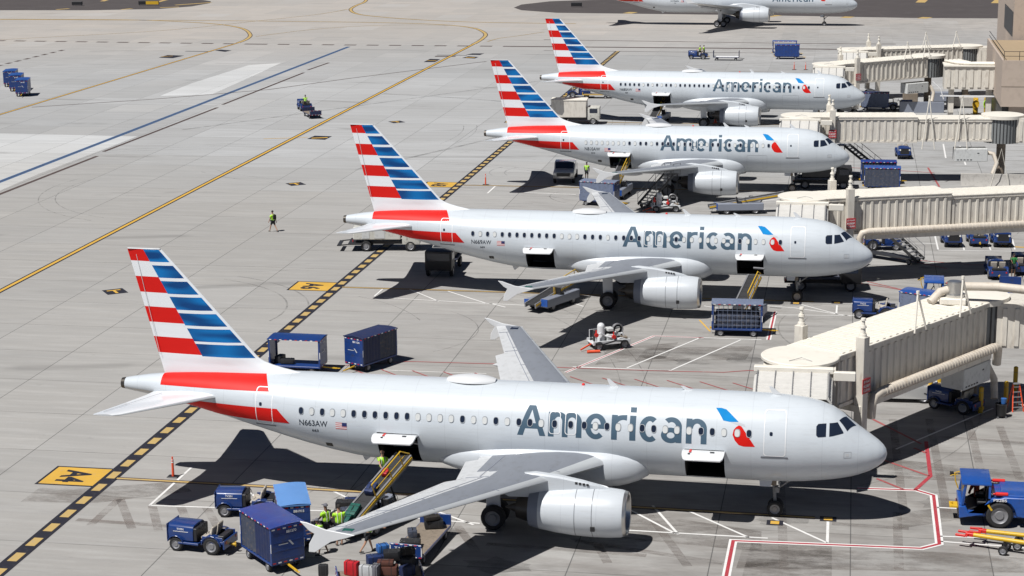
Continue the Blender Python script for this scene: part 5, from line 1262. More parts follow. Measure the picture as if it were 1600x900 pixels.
def make_tow_bar(label, loc, rz, text=True):
    t = thing('tow_bar', label, 'tow bar', loc, rz, 'yellow tow bars')
    q = MB(); q.rod((-2.4, 0, .62), (2.0, 0, .62), .10, n=14); to = q.build('tube', 'yellow', t, smooth=40)
    q = MB(); q.box(2.0, 2.35, -.10, .10, .54, .70); q.rod((2.25, -.3, .62), (2.25, .3, .62), .05); q.box(2.3, 2.75, -.30, -.2, .56, .66); q.box(2.3, 2.75, .2, .30, .56, .66); q.build('head', 'extred', t, bevel=.01)
    q = MB(); q.bar((.6, -.32, .3), (.6, .32, .3), .08, .08); q.bar((.6, 0, .3), (.6, 0, .6), .08, .08); q.build('axle', 'black', t)
    for s in (-1, 1): add_wheel(t, (.6, .36*s, .22), .22, .12, 14)
    q = MB(); q.tube([(-2.4, 0, .62), (-2.6, .08, .62), (-2.72, 0, .62), (-2.6, -.08, .62), (-2.42, 0, .62)], .03, 6); q.build('eye', 'dkmetal', t)
    return t

def make_hydrant_cart(label, loc, rz):
    t = thing('fuel_hydrant_cart', label, 'fuel cart', loc, rz, 'white fuelling carts')
    q = MB(); q.box(-1.2, 1.2, -.55, .55, .36, .46); q.box(-1.25, 1.25, -.60, -.55, .36, .62); q.box(-1.25, 1.25, .55, .60, .36, .62); q.build('frame', 'white', t, bevel=.02)
    for x in (-.85, .85):
        for s in (-1, 1): add_wheel(t, (x, .55*s, .30), .30, .18)
    q = MB(); q.rod((-.55, -.1, .5), (-.55, -.1, 1.45), .24, n=18); q.ball((-.55, -.1, 1.45), .24); q.build('filter_vessel', 'white', t, smooth=50)
    q = MB(); q.box(-.25, .25, -.45, .15, .46, .95); q.box(-.2, .2, -.40, .1, 1.15, 1.35); q.build('meter_cabinet', 'acbox', t, bevel=.03)
    q = MB(); q.lathe([(-.12, .32), (-.12, .36), (-.08, .30), (.08, .30), (.12, .36), (.12, .32)], (.62, .05, 1.15), 'y', 24); q.build('hose_reel', 'rim', t)
    q = MB(); q.lathe([(-.10, .20), (-.05, .27), (.05, .27), (.10, .20)], (.62, .05, 1.15), 'y', 20); q.build('hose', 'black', t)
    q = MB()
    for P in ([(-1.0, -.45, .5), (-1.0, -.45, 1.0), (-.7, -.45, 1.1), (-.4, -.35, .9), (0, -.5, .8)], [(-.3, .35, .5), (-.3, .35, 1.1), (.1, .4, 1.2), (.3, .4, .7)], [(.2, -.5, .55), (.6, -.52, .7), (.95, -.45, .6)], [(-.9, .3, .5), (-.9, .3, .9), (-.6, .3, 1.0)], [(.4, -.3, .5), (.4, -.3, .95), (.8, -.3, .95), (1.0, -.3, .6)]): q.tube(P, .055, 8)
    q.build('pipework', 'white', t)
    for c in ((-1.0, -.48, 1.02), (.15, -.52, .82)):
        q = MB(); q.rod(c, (c[0], c[1]-.1, c[2]), .13, n=14); q.rod((c[0], c[1], c[2]+.05), (c[0], c[1], c[2]+.3), .05, n=8); q.build('valve', 'extred', t)
    q = MB()
    for x in (-1.1, -.2, .3, 1.05): q.rod((x, .5, .46), (x, .5, 1.15), .025, n=6)
    q.bar((-1.1, .5, 1.15), (1.05, .5, 1.15), .03, .03); q.build('handrail', 'white', t)
    q = MB(); q.bar((-1.2, -.1, .38), (-2.0, -.35, .12), .08, .08); q.build('drawbar', 'orange', t)
    q = MB(); q.rod((-1.75, -.85, .1), (-.95, -1.0, .1), .09, n=10); q.build('pickup_coupler', 'orange', t)
    q = MB(); q.box(.75, 1.1, -.5, .0, .46, .75); q.build('tool_box', 'deck', t, bevel=.02)
    q = MB(); q.box(-.3, .3, -.1, .45, .46, 1.05); q.rod((-.9, .1, .5), (-.9, .1, 1.2), .12, n=10); q.build('pump', 'dkmetal', t, bevel=.02)
    q = MB(); q.tube([(-1.1, -.6, .5), (-.6, -.75, .45), (.2, -.72, .6), (.9, -.66, .5), (1.3, -.3, .45)], .05, 8); q.build('loose_hose', 'black', t)
    for c in ((.35, -.35, 1.05), (.9, .1, .85)):
        q = MB(); q.ball(c, .12); q.rod((c[0], c[1], .46), c, .05, n=8); q.build('gauge', 'rim', t)
    return t

def make_truck(label, loc, rz, kind='lav'):
    t = thing('service_truck', label, 'truck', loc, rz, 'service trucks under the tails')
    c = MB(); c.box(-3.0, 1.0, -.45, .45, .50, .72); c.build('chassis', 'black', t)
    if kind == 'pickup':
        P = [(-2.7, .55), (2.6, .55), (2.72, .95), (2.60, 1.15), (1.35, 1.30), (.75, 1.85), (-.55, 1.90), (-.75, 1.30), (-2.7, 1.28)]
        q = MB(); q.prism(P, -.98, .98, 'y'); bo = q.build('body', 'van', t, bevel=.07, seg=2)
        q = MB(); q.prism([(1.30, 1.32), (.78, 1.84), (.80, 1.86), (1.34, 1.33)], -.85, .85, 'y'); q.build('windscreen', 'glassdark', t)
        for s in (-1, 1):
            q = MB(); q.prism([(1.12, 1.34), (.70, 1.78), (-.48, 1.80), (-.6, 1.34)], s*.985-.004, s*.985+.004, 'y'); q.build('side_window', 'glassdark', t)
        q = MB(); q.box(-2.6, -.85, -.85, .85, 1.285, 1.30); q.build('cargo_bed', 'black', t)
        g_ = MB(); g_.box(2.66, 2.74, -.62, .62, .78, 1.10); g_.build('grille', 'black', t)
        for s in (-1, 1):
            h_ = MB(); h_.box(2.62, 2.72, s*.82-.12, s*.82+.12, .88, 1.08); h_.build('headlight', 'lens', t, bevel=.02)
        xs, wr = (1.75, -1.75), .40
    else:
        q = MB(); q.box(.95, 2.35, -1.0, 1.0, .55, 2.0); q.build('cab', 'black' if kind == 'deck' else 'trgrey', t, bevel=.08, seg=2)
        q = MB(); q.box(2.351, 2.37, -.85, .85, 1.3, 1.85); q.build('windscreen', 'glassdark', t)
        for s in (-1, 1):
            q = MB(); q.box(1.2, 2.1, s*1.0-.006, s*1.0+.012*s, 1.35, 1.85) if s > 0 else q.box(1.2, 2.1, -1.012, -1.0, 1.35, 1.85); q.build('side_window', 'glassdark', t)
        if kind == 'lav':
            q = MB(); q.box(-2.9, .85, -1.05, 1.05, .95, 1.95); q.build('tank_body', 'trgrey', t, bevel=.06)
            q = MB(); q.box(-3.3, -2.2, -1.1, 1.1, .55, .68); q.box(-4.2, -3.9, -1.0, 1.0, .45, .52); q.bar((-3.2, -.95, .58), (-4.0, -.95, .5), .08, .08); q.bar((-3.2, .95, .58), (-4.0, .95, .5), .08, .08); q.build('rear_platform', 'dkmetal', t)
            q = MB(); q.box(-2.93, -2.9, -.7, -.1, 1.1, 1.7); q.box(-2.93, -2.9, .2, .8, 1.1, 1.7); q.build('rear_hatch', 'yellow', t)
            q = MB(); q.box(-2.2, -1.6, -1.07, -1.05, 1.05, 1.6); q.build('side_hatch', 'acbox', t, bevel=.01); q = MB(); q.box(-1.2, -.4, -1.07, -1.05, 1.05, 1.75); q.build('side_hatch', 'acbox', t, bevel=.01)
        elif kind == 'cater':
            q = MB(); q.box(-3.2, .85, -1.2, 1.2, .85, 2.8); q.build('box_body', 'cream', t, bevel=.05)
            q = MB(); q.box(-3.25, .9, -1.25, 1.25, 2.8, 2.87); q.build('roof', 'creamroof', t)
        elif kind == 'deck':
            q = MB(); q.box(-2.9, .85, -1.05, 1.05, .9, 1.05); q.box(-2.9, -2.6, -1.05, 1.05, 1.05, 1.5); q.build('flat_bed', 'curt', t, bevel=.03)
            q = MB(); q.box(-2.2, .4, -.8, .8, 1.05, 1.9); q.build('lift_platform', 'dkmetal', t, bevel=.04)
        xs, wr = (1.6, -1.9), .42
    for x in xs:
        for s in (-1, 1): add_wheel(t, (x, s*.88, wr), wr, .26)
    for s in (-1, 1):
        q = MB(); q.box(-2.98 if kind != 'pickup' else -2.72, -2.93 if kind != 'pickup' else -2.69, s*.8-.08, s*.8+.08, .75, .9); q.build('tail_lamp', 'tail', t)
    return t

def make_stairs(label, loc, rz, H=3.3, name='passenger_stairs'):
    t = thing(name, label, 'stairs', loc, rz, 'mobile steps beside the aircraft'); L = H*1.35; W = .55
    q = MB()
    for s in (-1, 1): q.bar((0, s*W, H), (L, s*W, .35), .06, .22)
    q.build('stringer', 'dkmetal', t)
    n = int(H/.22); q = MB()
    for i in range(n): q.box(L*(i+.5)/n-.13, L*(i+.5)/n+.13, -W, W, H-(H-.35)*(i+.5)/n-.02, H-(H-.35)*(i+.5)/n+.02)
    q.build('treads', 'rim', t)
    for s in (-1, 1):
        q = MB(); q.tube([(-.9, s*W, H), (-.9, s*W, H+1.0), (0, s*W, H+1.0), (L, s*W, 1.35), (L, s*W, .4)], .028, 8); q.tube([(-.9, s*W, H+.5), (0, s*W, H+.5), (L, s*W, .85)], .02, 8)
        for k in (.0, .33, .66): q.rod((L*k, s*W, H-(H-.35)*k), (L*k, s*W, H-(H-.35)*k+1.0), .022, n=6)
        q.build('handrail', 'rim', t)
    q = MB(); q.box(-1.0, 0, -W, W, H-.05, H); q.build('platform', 'rim', t)
    q = MB(); q.rod((-.5, -W, .4), (-.5, -W, H), .05, n=8); q.rod((-.5, W, .4), (-.5, W, H), .05, n=8); q.bar((-.9, 0, .38), (L-.2, 0, .38), 1.0, .08); q.build('support_frame', 'dkmetal', t)
    for x in (-.6, L-.6):
        for s in (-1, 1): add_wheel(t, (x, s*(W+.1), .22), .22, .1, 14)
    return t

def make_van(label, loc, rz):
    t = thing('parked_minivan', label, 'minivan', loc, rz)
    rings = []
    P = [(2.45, .32, .62, .8), (2.40, .30, .80, .9), (2.1, .28, .98, .94), (1.55, .26, 1.06, .96), (.75, .26, 1.62, .97), (.2, .26, 1.74, .98), (-1.4, .26, 1.76, .98), (-2.1, .28, 1.68, .96), (-2.38, .32, 1.15, .93), (-2.45, .36, .75, .85)]
    for x, b, tp, w_ in P:
        sh = min(tp, .98); rings.append([(x, -w_, b), (x, -w_, sh*.85), (x, -w_*(1 if tp < 1.1 else .97), sh), (x, -w_*(.95 if tp < 1.1 else .78), tp-.03), (x, -w_*.4, tp), (x, w_*.4, tp), (x, w_*(.95 if tp < 1.1 else .78), tp-.03), (x, w_*(1 if tp < 1.1 else .97), sh), (x, w_, sh*.85), (x, w_, b)])
    q = MB(); q.loft(rings); q.build('body', 'van', t, smooth=30)
    for s in (-1, 1):
        for x0, x1 in ((-2.0, -1.05), (-.95, .0), (.08, .85)):
            q = MB(); z0, z1 = 1.05, 1.52 if x1 < .5 else 1.40
            q.add([(x0, s*.962, z0), (x1+(.25 if x1 > .5 else 0), s*.962, z0), (x1, s*.86, z1), (x0, s*.83, z1)], [(0, 1, 2, 3)]); q.build('side_window', 'glassdark', t, fix=False)
        q = MB(); q.box(2.2, 2.42, s*.72-.12, s*.72+.12, .68, .84); q.build('headlight', 'lens', t, bevel=.03)
        q = MB(); q.box(-2.43, -2.33, s*.82-.06, s*.82+.06, .9, 1.35); q.build('tail_lamp', 'tail', t)
        for x in (1.55, -1.5):
            add_wheel(t, (x, s*.84, .34), .34, .24)
    q = MB(); q.add([(1.45, -.80, 1.09), (1.45, .80, 1.09), (.80, .68, 1.60), (.80, -.68, 1.60)], [(0, 1, 2, 3)]); q.build('windscreen', 'glassdark', t, fix=False)
    return t

def make_delineator(label, loc, h=1.05, group='red delineator posts'):
    t = thing('delineator_post', label, 'marker post', loc, 0, group)
    q = MB(); q.lathe([(.04, .07), (h-.12, .055), (h-.1, .035), (h-.05, .035), (h, .05), (h+.02, .001)], (0, 0, 0), 'z', 12); q.build('post', 'orange', t)
    q = MB(); q.lathe([(h*.72, .062), (h*.78, .061)], (0, 0, 0), 'z', 12); q.lathe([(h*.84, .061), (h*.88, .06)], (0, 0, 0), 'z', 12); q.build('reflective_band', 'signwhite', t)
    q = MB(); q.box(-.28, .28, -.22, .22, .0, .05); q.build('rubber_base', 'black', t, bevel=.02); return t

def make_bollard(label, loc, h=1.5):
    t = thing('steel_bollard', label, 'bollard', loc, 0, 'yellow bollards under the bridge')
    q = MB(); q.lathe([(0, .13), (h-.05, .13), (h, .08), (h+.02, .001)], (0, 0, 0), 'z', 16); q.build('post', 'yellow', t)
    q = MB(); q.lathe([(h-.32, .133), (h-.30, .133)], (0, 0, 0), 'z', 16); q.build('cap_joint', 'deck', t); return t

# ------------------------------------------------------------------ people
def skin_mesh(name, V, E, mat, parent, sub=1, root=0):
    me = bpy.data.meshes.new(name); me.from_pydata([v[:3] for v in V], E, [])
    o = bpy.data.objects.new(name, me); COL.objects.link(o)
    md = o.modifiers.new('s', 'SKIN'); md.use_smooth_shade = True
    lay = me.skin_vertices[0].data
    for i, v in enumerate(V): lay[i].radius = (v[3], v[4] if len(v) > 4 else v[3]); lay[i].use_root = (i == root)
    if sub: m2 = o.modifiers.new('u', 'SUBSURF'); m2.levels = sub
    dg = bpy.context.evaluated_depsgraph_get(); dg.update()
    m = bpy.data.meshes.new_from_object(o.evaluated_get(dg)); m.name = name
    bpy.data.objects.remove(o); m.materials.clear(); m.materials.append(M[mat])
    m.polygons.foreach_set('use_smooth', [True]*len(m.polygons))
    r_ = bpy.data.objects.new(name, m); COL.objects.link(r_); r_.parent = parent; return r_

def make_person(label, loc, rz, arms=((20, 10), (20, 10)), legs=((0, 0), (0, 0)), lean=0, top='vest', bottom='shorts', head='hair', tone='skinA', shorts=True, group='ramp workers in high visibility clothing', seat=False, pack=False, scale=1.0):
    """arms: (raise forward, elbow bend) in degrees for left and right; legs: (thigh forward, knee bend)"""
    t = thing('person', label, 'person', loc, rz, group); t.scale = (scale,)*3
    hz = .93; L = R(lean)
    def up(x, z): return (x*math.cos(L)+(z)*math.sin(L), z*math.cos(L)-x*math.sin(L))
    def TP(x, y, z): a, b = up(x, z-hz); return (a, y, b+hz)
    V = []; E = []
    def add(p, r_, q=None, r2=None):
        V.append((*p, r_, r2 or r_)); i = len(V)-1
        if q is not None: E.append((q, i))
        return i
    pel = add((0, 0, hz), .11, None, .15); bel = add(TP(0, 0, 1.08), .105, pel, .145); ch = add(TP(.01, 0, 1.30), .11, bel, .17); ncb = add(TP(0, 0, 1.44), .07, ch, .09)
    nk = add(TP(.01, 0, 1.51), .052, ncb); hd = add(TP(.03, 0, 1.62), .085, nk, .075); tp = add(TP(.02, 0, 1.73), .075, hd, .068); add(TP(.125, 0, 1.615), .014, hd)
    tor = [pel, bel, ch, ncb]; sh = []; hands = []
    for s, (f, eb) in zip((1, -1), arms):
        a0 = add(TP(0, s*.17, 1.41), .058, ncb); d = Vector((math.sin(R(f)), s*.12, -math.cos(R(f)))); d.normalize()
        p = Vector(TP(0, s*.185, 1.41))+d*.30; a1 = add(tuple(p), .042, a0)
        d2 = Vector((math.sin(R(f+eb)), s*.04, -math.cos(R(f+eb)))).normalized(); p2 = p+d2*.26; a2 = add(tuple(p2), .028, a1)
        p3 = p2+d2*.06; a3 = add(tuple(p3), .034, a2, .022)
        fw = d2.cross(Vector((0, 1, 0))).normalized(); hands.append(tuple(p3))
        for k, (o_, ln) in enumerate(((-.030, .075), (-.010, .088), (.010, .082), (.028, .066))):
            add(tuple(p3+fw*o_+d2*ln+Vector((0, -s*.018, 0))), .008, a3)
        add(tuple(p3+fw*-.05+d2*.03), .009, a3); sh.append((a0, a1))
    lg = []
    for s, (f, kb) in zip((1, -1), legs):
        h0 = add((0, s*.09, hz-.04), .085, pel); kn = Vector((math.sin(R(f))*.42, s*.10, hz-.04-math.cos(R(f))*.42)); k0 = add(tuple(kn), .055, h0)
        an = kn+Vector((math.sin(R(f-kb))*.41, 0, -math.cos(R(f-kb))*.41)); a0 = add(tuple(an), .036, k0); add((an.x+.02, an.y, an.z-.05), .036, a0); lg.append((h0, k0, an))
    drop = min(q[2].z for q in lg)-.07
    skin_mesh('body', V, E, tone, t)
    def sub(idx, edges, grow, name, mat, cut=None):
        mp = {i: k for k, i in enumerate(idx)}; VV = [(*V[i][:3], V[i][3]+grow, V[i][4]+grow) for i in idx]
        for a, b, f in (cut or []):
            p = Vector(V[a][:3]).lerp(Vector(V[b][:3]), f); VV.append((p.x, p.y, p.z, V[a][3]*(1-f)+V[b][3]*f+grow)); edges = edges+[(a, len(VV)-1+1000)]
        EE = [(mp[a], b-1000 if b >= 1000 else mp[b]) for a, b in edges]
        return skin_mesh(name, VV, EE, mat, t)
    vt = sub([pel, bel, ch, ncb, sh[0][0], sh[1][0]], [(pel, bel), (bel, ch), (ch, ncb), (ncb, sh[0][0]), (ncb, sh[1][0])], .034, 'high_visibility_vest' if top == 'vest' else 'shirt', top, [(sh[0][0], sh[0][1], .7), (sh[1][0], sh[1][1], .7)])
    sub([pel, lg[0][0], lg[1][0]], [(pel, lg[0][0]), (pel, lg[1][0])], .018, 'shorts' if shorts else 'trousers', bottom, [(lg[0][0], lg[0][1], .8), (lg[1][0], lg[1][1], .8)])
    for q in lg:
        m_ = MB(); a = q[2]; m_.ball((a.x+.05, a.y, a.z-.035), .055, 0, 6, .7); m_.box(a.x-.05, a.x+.18, a.y-.045, a.y+.045, a.z-.07, a.z-.02); m_.build('shoe', 'shoe', t, bevel=.02)
    h = Vector(TP(.015, 0, 1.66)); m_ = MB(); rings = []
    for i in range(5):
        a = PI/2*(i/4.6); rings.append([(h.x-.012+.105*math.cos(a)*math.cos(2*PI*k/14)-(.0), h.y+.092*math.cos(a)*math.sin(2*PI*k/14), h.z+.02+.115*math.sin(a)) for k in range(14)])
    m_.loft(rings, cap=(True, True))
    if head == 'cap': m_.box(h.x+.06, h.x+.19, -.06, .06, h.z+.03, h.z+.045)
    m_.build('cap' if head == 'cap' else 'hair', head if head in M else 'hair', t, smooth=60)
    m_ = MB()
    for s in (-1, 1): m_.ball((h.x+.092, s*.033, h.z-.02), .012, 0, 4)
    m_.build('eyes', 'black', t)
    if top == 'vest':
        m_ = MB()
        for s in (-1, 1):
            for zz in (1.02, 1.40):
                pass
            m_.tube([Vector(TP(.155, s*.085, 1.02)), Vector(TP(.165, s*.085, 1.2)), Vector(TP(.14, s*.09, 1.38)), Vector(TP(.03, s*.10, 1.485)), Vector(TP(-.10, s*.09, 1.42)), Vector(TP(-.145, s*.085, 1.2)), Vector(TP(-.14, s*.085, 1.02))], .012, 5)
        m_.build('reflective_stripe', 'signwhite', vt)
    if pack:
        m_ = MB(); m_.box(-.30, -.12, -.14, .14, 1.08, 1.45); m_.build('backpack', 'hair', t, bevel=.05, seg=2)
    if not seat:
        for c in t.children: c.location.z -= drop*1.0 if True else 0
    return t


# ------------------------------------------------------------------ placing the equipment
# beside the nearest aircraft
make_tug('baggage tug front left of the image, hitched to the dark roofed cart', (-28.15, 76.85), 3.006, 'TV791')
make_tug('baggage tug behind the first one, hitched to the pale roofed cart', (-27.55, 81.65), R(186), 'TV201')
make_cart('roofed cart with shiny navy roof and grimy curtains, nearest the viewer', (-24.5, 75.75), R(-46), 'royal', 'curtain', number='BB1270', L=3.0, W=1.6)
make_cart('roofed cart with a faded light blue top behind the navy one', (-24.4, 78.6), R(-69), 'ltblue', 'curtain', number='BB1915', L=3.0, W=1.38)
make_cart('empty see-through roofed cart beyond the nearest tail', (-32.35, 106.5), R(-1), 'gblue', 'open', number='BB 6013', body='gblue')
make_cart('closed dark cart with blue end panel, right of the empty cart', (-28.25, 108.3), R(-116), 'navy', 'curtain', number='BB 1124', W=1.45)
bag('black suitcase lying in the empty see-through cart', (-32.95, 106.3, .53), .1, (.8, .5, .30)); bag('black duffel bag at the left end of the see-through cart', (-33.5, 106.6, .53), 1.4, (.75, .4, .42))
LD = make_belt_loader('belt loader with yellow rails reaching up to the nearest rear hold', (-20.92, 81.35), R(66), R(24.5), L=5.2)
make_flat_cart('flat cart with lettered blue end board under the nearest wing', (-18.3, 78.1), R(84), 'BB1976', L=4.1)
make_flat_cart('flat cart at the bottom edge, heaped with suitcases', (-19.1, 73.6), R(-160), None, L=3.6, ends=.25)
bags = [('big black suitcase at the far end of the lettered flat cart', (-18.05, 79.6, .56), .3, (.85, .55, .38), 'bagblack'), ('black trunk lying behind the lettered board', (-18.55, 77.0, .56), .1, (.9, .6, .32), 'bagblack'),
        ('grey black case stacked highest on the lettered cart', (-18.1, 79.5, .95), .5, (.7, .45, .22), 'hair'), ('dark case in the middle of the lettered cart', (-18.75, 78.3, .56), 1.9, (.6, .4, .35), 'curt'),
        ('bright red suitcase standing near the bottom edge', (-20.25, 73.40, .55), -.25, (.62, .36, .62), 'bagred'), ('silver hard shell case beside the red suitcase', (-19.55, 73.20, .55), -.1, (.62, .3, .55), 'bagsilver'),
        ('pale grey hard case right of the silver one', (-19.18, 73.30, .55), -.1, (.3, .55, .56), 'cap'), ('navy blue suitcase left of the black heap', (-19.40, 74.25, .56), .5, (.8, .5, .62), 'bagnavy'),
        ('bright blue bag on top of the navy suitcase', (-19.20, 74.65, 1.15), .6, (.5, .4, .38), 'bagblue'), ('large black bag on the heap centre', (-18.65, 74.40, .95), .3, (.9, .55, .42), 'bagblack'),
        ('brown suitcase in front of the black heap', (-18.80, 73.70, .56), 0.05, (.95, .5, .40), 'bagbrown'), ('brown leather case laid on the other brown case', (-18.85, 73.70, .97), .12, (.7, .42, .2), 'bagbrown'),
        ('black case at the right edge of the heap', (-18.00, 74.25, .56), 1.4, (.7, .45, .62), 'bagblack'), ('charcoal case highest on the right of the heap', (-18.05, 74.45, 1.2), .5, (.6, .4, .3), 'hair'),
        ('small black case beside the lettered blue board tag', (-21.50, 73.35, .45), .2, (.42, .3, .5), 'bagblack'), ('dark navy case low at the right of the heap', (-17.90, 73.65, .56), .8, (.6, .4, .45), 'navy'),
        ('black suitcase on a stack left of the belt loader', (-22.75, 81.6, .55), .1, (.85, .55, .36), 'bagblack'), ('blue edged bag under the dark suitcase by the loader', (-22.6, 82.3, .55), .2, (.7, .45, .25), 'bagnavy'),
        ('black bag waiting behind the crew in lime vests', (-22.55, 80.0, .55), -.3, (.85, .6, .35), 'bagblack'), ('grey black bag beside the waiting bag', (-22.3, 80.75, .55), .5, (.8, .5, .33), 'curt'),
        ('dark case low under the waiting bags', (-22.5, 79.2, .55), .2, (.8, .55, .3), 'hair')]
for lb, lc, rz_, dm_, mt in bags: bag(lb, lc, rz_, dm_, mt)
make_flat_cart('flat cart holding black bags left of the belt loader', (-22.6, 80.7), R(84), None, L=3.8, W=1.1, ends=.12, tape=False, endmat='black')
q = R(24.5); bx, by = -20.92, 81.35; cc, ss = math.cos(R(66)), math.sin(R(66))
for lb, s_, dm_, mt in (('green bag at the foot of the belt loader', 1.0, (.75, .5, .25), 'baggreen'), ('second green bag lower on the belt', .35, (.6, .45, .22), 'baggreen'), ('navy holdall part way up the belt', 2.5, (.65, .45, .3), 'bagnavy'), ('small red bag on the belt', 3.7, (.4, .3, .25), 'bagred')):
    u = -2.9+s_*math.cos(q); bag(lb, (bx+cc*u-ss*.05, by+ss*u+cc*.05, .62+s_*math.sin(q)+.06), R(76), dm_, mt, tilt=-q)
make_person('bald man in lime shirt on the belt loader beneath the open hold', (-21.40, 83.63, 0.95), R(-60), ((15, 20), (60, 10)), ((5, 0), (-5, 0)), tone='skinA', head='skinA', shorts=False, scale=1.03)  # hair part in skin tone stands for the bare scalp
make_person('worker in lime vest and dark cap, back turned, left of the pair', (-22.74, 78.31), R(150), ((30, 30), (40, 30)), tone='skinB', head='cap', scale=1.07)
make_person('stocky worker in lime shirt and pale shoes, right of the pair', (-22.10, 78.16), R(120), ((35, 40), (20, 30)), tone='skinA', scale=1.09)
make_person('worker in grey cap stooping, nearest the wing tip', (-22.54, 76.96), R(200), ((40, 40), (40, 40)), ((18, 10), (-12, 8)), lean=18, tone='skinB', head='cap')
make_person('worker half hidden by the wing, striding in shorts', (-20.62, 77.49), R(30), ((60, 20), (60, 20)), ((20, 5), (-20, 15)), lean=20, tone='skinA')
make_delineator('red delineator post beside the near gate number panel', (-32.96, 86.30)); make_delineator('red delineator post by the gate panel two stands away', (-33.53, 172.84))
make_delineator('left red post before the far blue cart', (-7.88, 272.72)); make_delineator('right red post before the far blue cart', (-6.26, 272.87))
make_pushback('pushback tractor numbered P5285 at the right edge, cab to the left', (8.3, 85.96), R(180)); 
make_tow_bar('long yellow tow bar with red head below the numbered tractor', (8.6, 82.3), R(170)); make_tow_bar('second yellow tow bar, nearer, on small wheels', (7.95, 81.5), R(163))
# second stand
make_belt_loader('idle belt loader with its belt low under the second wing', (-19.6, 125.6), R(65), R(9), L=5.6)
make_belt_loader('belt loader with pale boom at the second front hold', (-6.3, 122.6), R(76), R(24), L=5.2)
make_cart('mesh sided navy cart in front of the second belt loader', (-6.7, 119.25), R(2), 'greyblue', 'mesh', number='BB 4410', L=3.2)
make_hydrant_cart('white fuelling cart with pipes and red valves between two wings', (-14.49, 114.71), R(28))
make_truck('lavatory truck, cream and grimy, behind the second tail', (-35.35, 142.75), R(8), 'lav')
make_truck('dark deck truck in the shade below the second tail', (-29.49, 135.22), R(-88), 'deck')
make_stairs('dark mobile steps beside the nose of the second airliner', (2.23, 144.49, 0), R(-33), 3.0)
make_truck('dark service truck beneath the second airliner nose', (-1.2, 133.2), R(5), 'deck')
make_tug('baggage tug with pale front, right of the second nose gear', (2.06, 125.00), R(178), 'TV212')
make_cart('blue topped cart behind the nearest bridge roof', (5.4, 123.6), R(-25), 'pblue', 'cover', number='BB 2210')
make_pushback('pushback tractor partly behind the nearest bridge roof', (8.03, 127.96), R(178), 'P5108', extra=False)
make_tug('tug seen from behind, left of the man in green', (10.91, 138.84), R(95), 'TV330'); make_tug('tug at the right edge, right of the man in green', (12.91, 140.63), R(95), 'TV318')
make_flat_cart('blue board cart nearest behind the second bridge tug', (11.3, 131.6), R(84), None, ends=.7); make_flat_cart('pale decked cart at the right edge near the tugs', (13.3, 129.5), R(75), None, ends=.5, deck='rim')
make_person('man in green shirt standing between two parked tugs', (12.13, 138.79), R(-80), ((40, 30), (50, 30)), top='green', tone='skinB', shorts=False, group='other people on the apron')
make_tug('tug under the pipe of the second bridge, closest to its nose', (2.90, 147.73), R(4), 'TV144')
make_tug('leftmost of three tugs in the marked parking bays', (8.24, 150.18), R(-84), 'TV402'); make_tug('middle one of three tugs in the parking bays', (10.24, 150.69), R(96), 'TV383'); make_tug('rightmost of three tugs in the parking bays', (12.06, 150.67), R(-86), 'TV377')
make_person('man with backpack walking alone across the open apron', (-46.81, 148.36), R(150), ((15, 15), (-20, 10)), ((22, 4), (-22, 14)), pack=True, tone='skinA', group='other people on the apron', scale=1.03)
# third stand
make_truck('silver pickup truck in the shade of the third tail', (-26.46, 176.57), R(-86), 'pickup')
make_person('worker in orange and lime vest standing right of the pickup', (-24.41, 176.45), R(90), tone='skinB', shorts=False)
make_truck('tall cream box truck behind the third fin', (-30.55, 214.97), R(4), 'cater')
make_cart('grey covered cart beyond the far wing of the second airliner', (-21.53, 163.92), R(-12), 'greyblue', 'cover', number='BB 3078')
make_belt_loader('belt loader with yellow rail below the third rear hold', (-20.44, 168.59), R(82), R(22), L=6.6)
make_person('worker standing at the open hold of the third airliner', (-20.87, 173.01, 1.5), R(0), ((50, 40), (50, 40)), top='green', tone='skinB', shorts=False, scale=.95)
make_stairs('maintenance steps beside the third engine', (-15.53, 165.30), R(-125), 2.6, 'maintenance_steps')
make_hydrant_cart('white fuelling cart by the maintenance steps', (-15.45, 161.58), R(10))
make_belt_loader('dark belt loader with flat boom behind the second crown', (-8.82, 161.80), R(12), R(9), L=6.6, flat=True)
make_stairs('dark mobile steps beside the nose of the third airliner', (-0.10, 181.93), R(-25), 3.0)
make_truck('service truck in the shade under the third nose', (-1.93, 175.25), R(2), 'deck')
make_cart('front blue cart beyond the second bridge roof', (3.18, 174.50), R(0), 'pblue', 'cover', number='BB 2750', cov='curt'); make_cart('rear blue cart beyond the second bridge roof', (2.87, 177.94), R(2), 'royal', 'curtain', number='BB 2751')
make_tug('tug seen from the front under the third bridge', (5.53, 194.00), R(-85), 'TV219')
# fourth stand
make_belt_loader('belt loader at the rear hold of the farthest parked airliner', (-21.63, 217.53), R(80), R(22), L=6.4)
make_cart('dark blue cart just right of the farthest parked nose', (3.04, 230.22), R(-2), 'navy', 'cover', number='BB 5150', body='gblue')
make_tug('small blue tug right of the farthest dark cart', (5.99, 230.52), R(0), 'TV505'); make_tug('blue tug under the farthest parked tail, by the boundary', (-34.01, 238.79), R(5), 'TV512')
make_flat_cart('low dark cart beneath the farthest parked tail', (-31.73, 238.37), R(2), None, ends=.2, endmat='yellow')
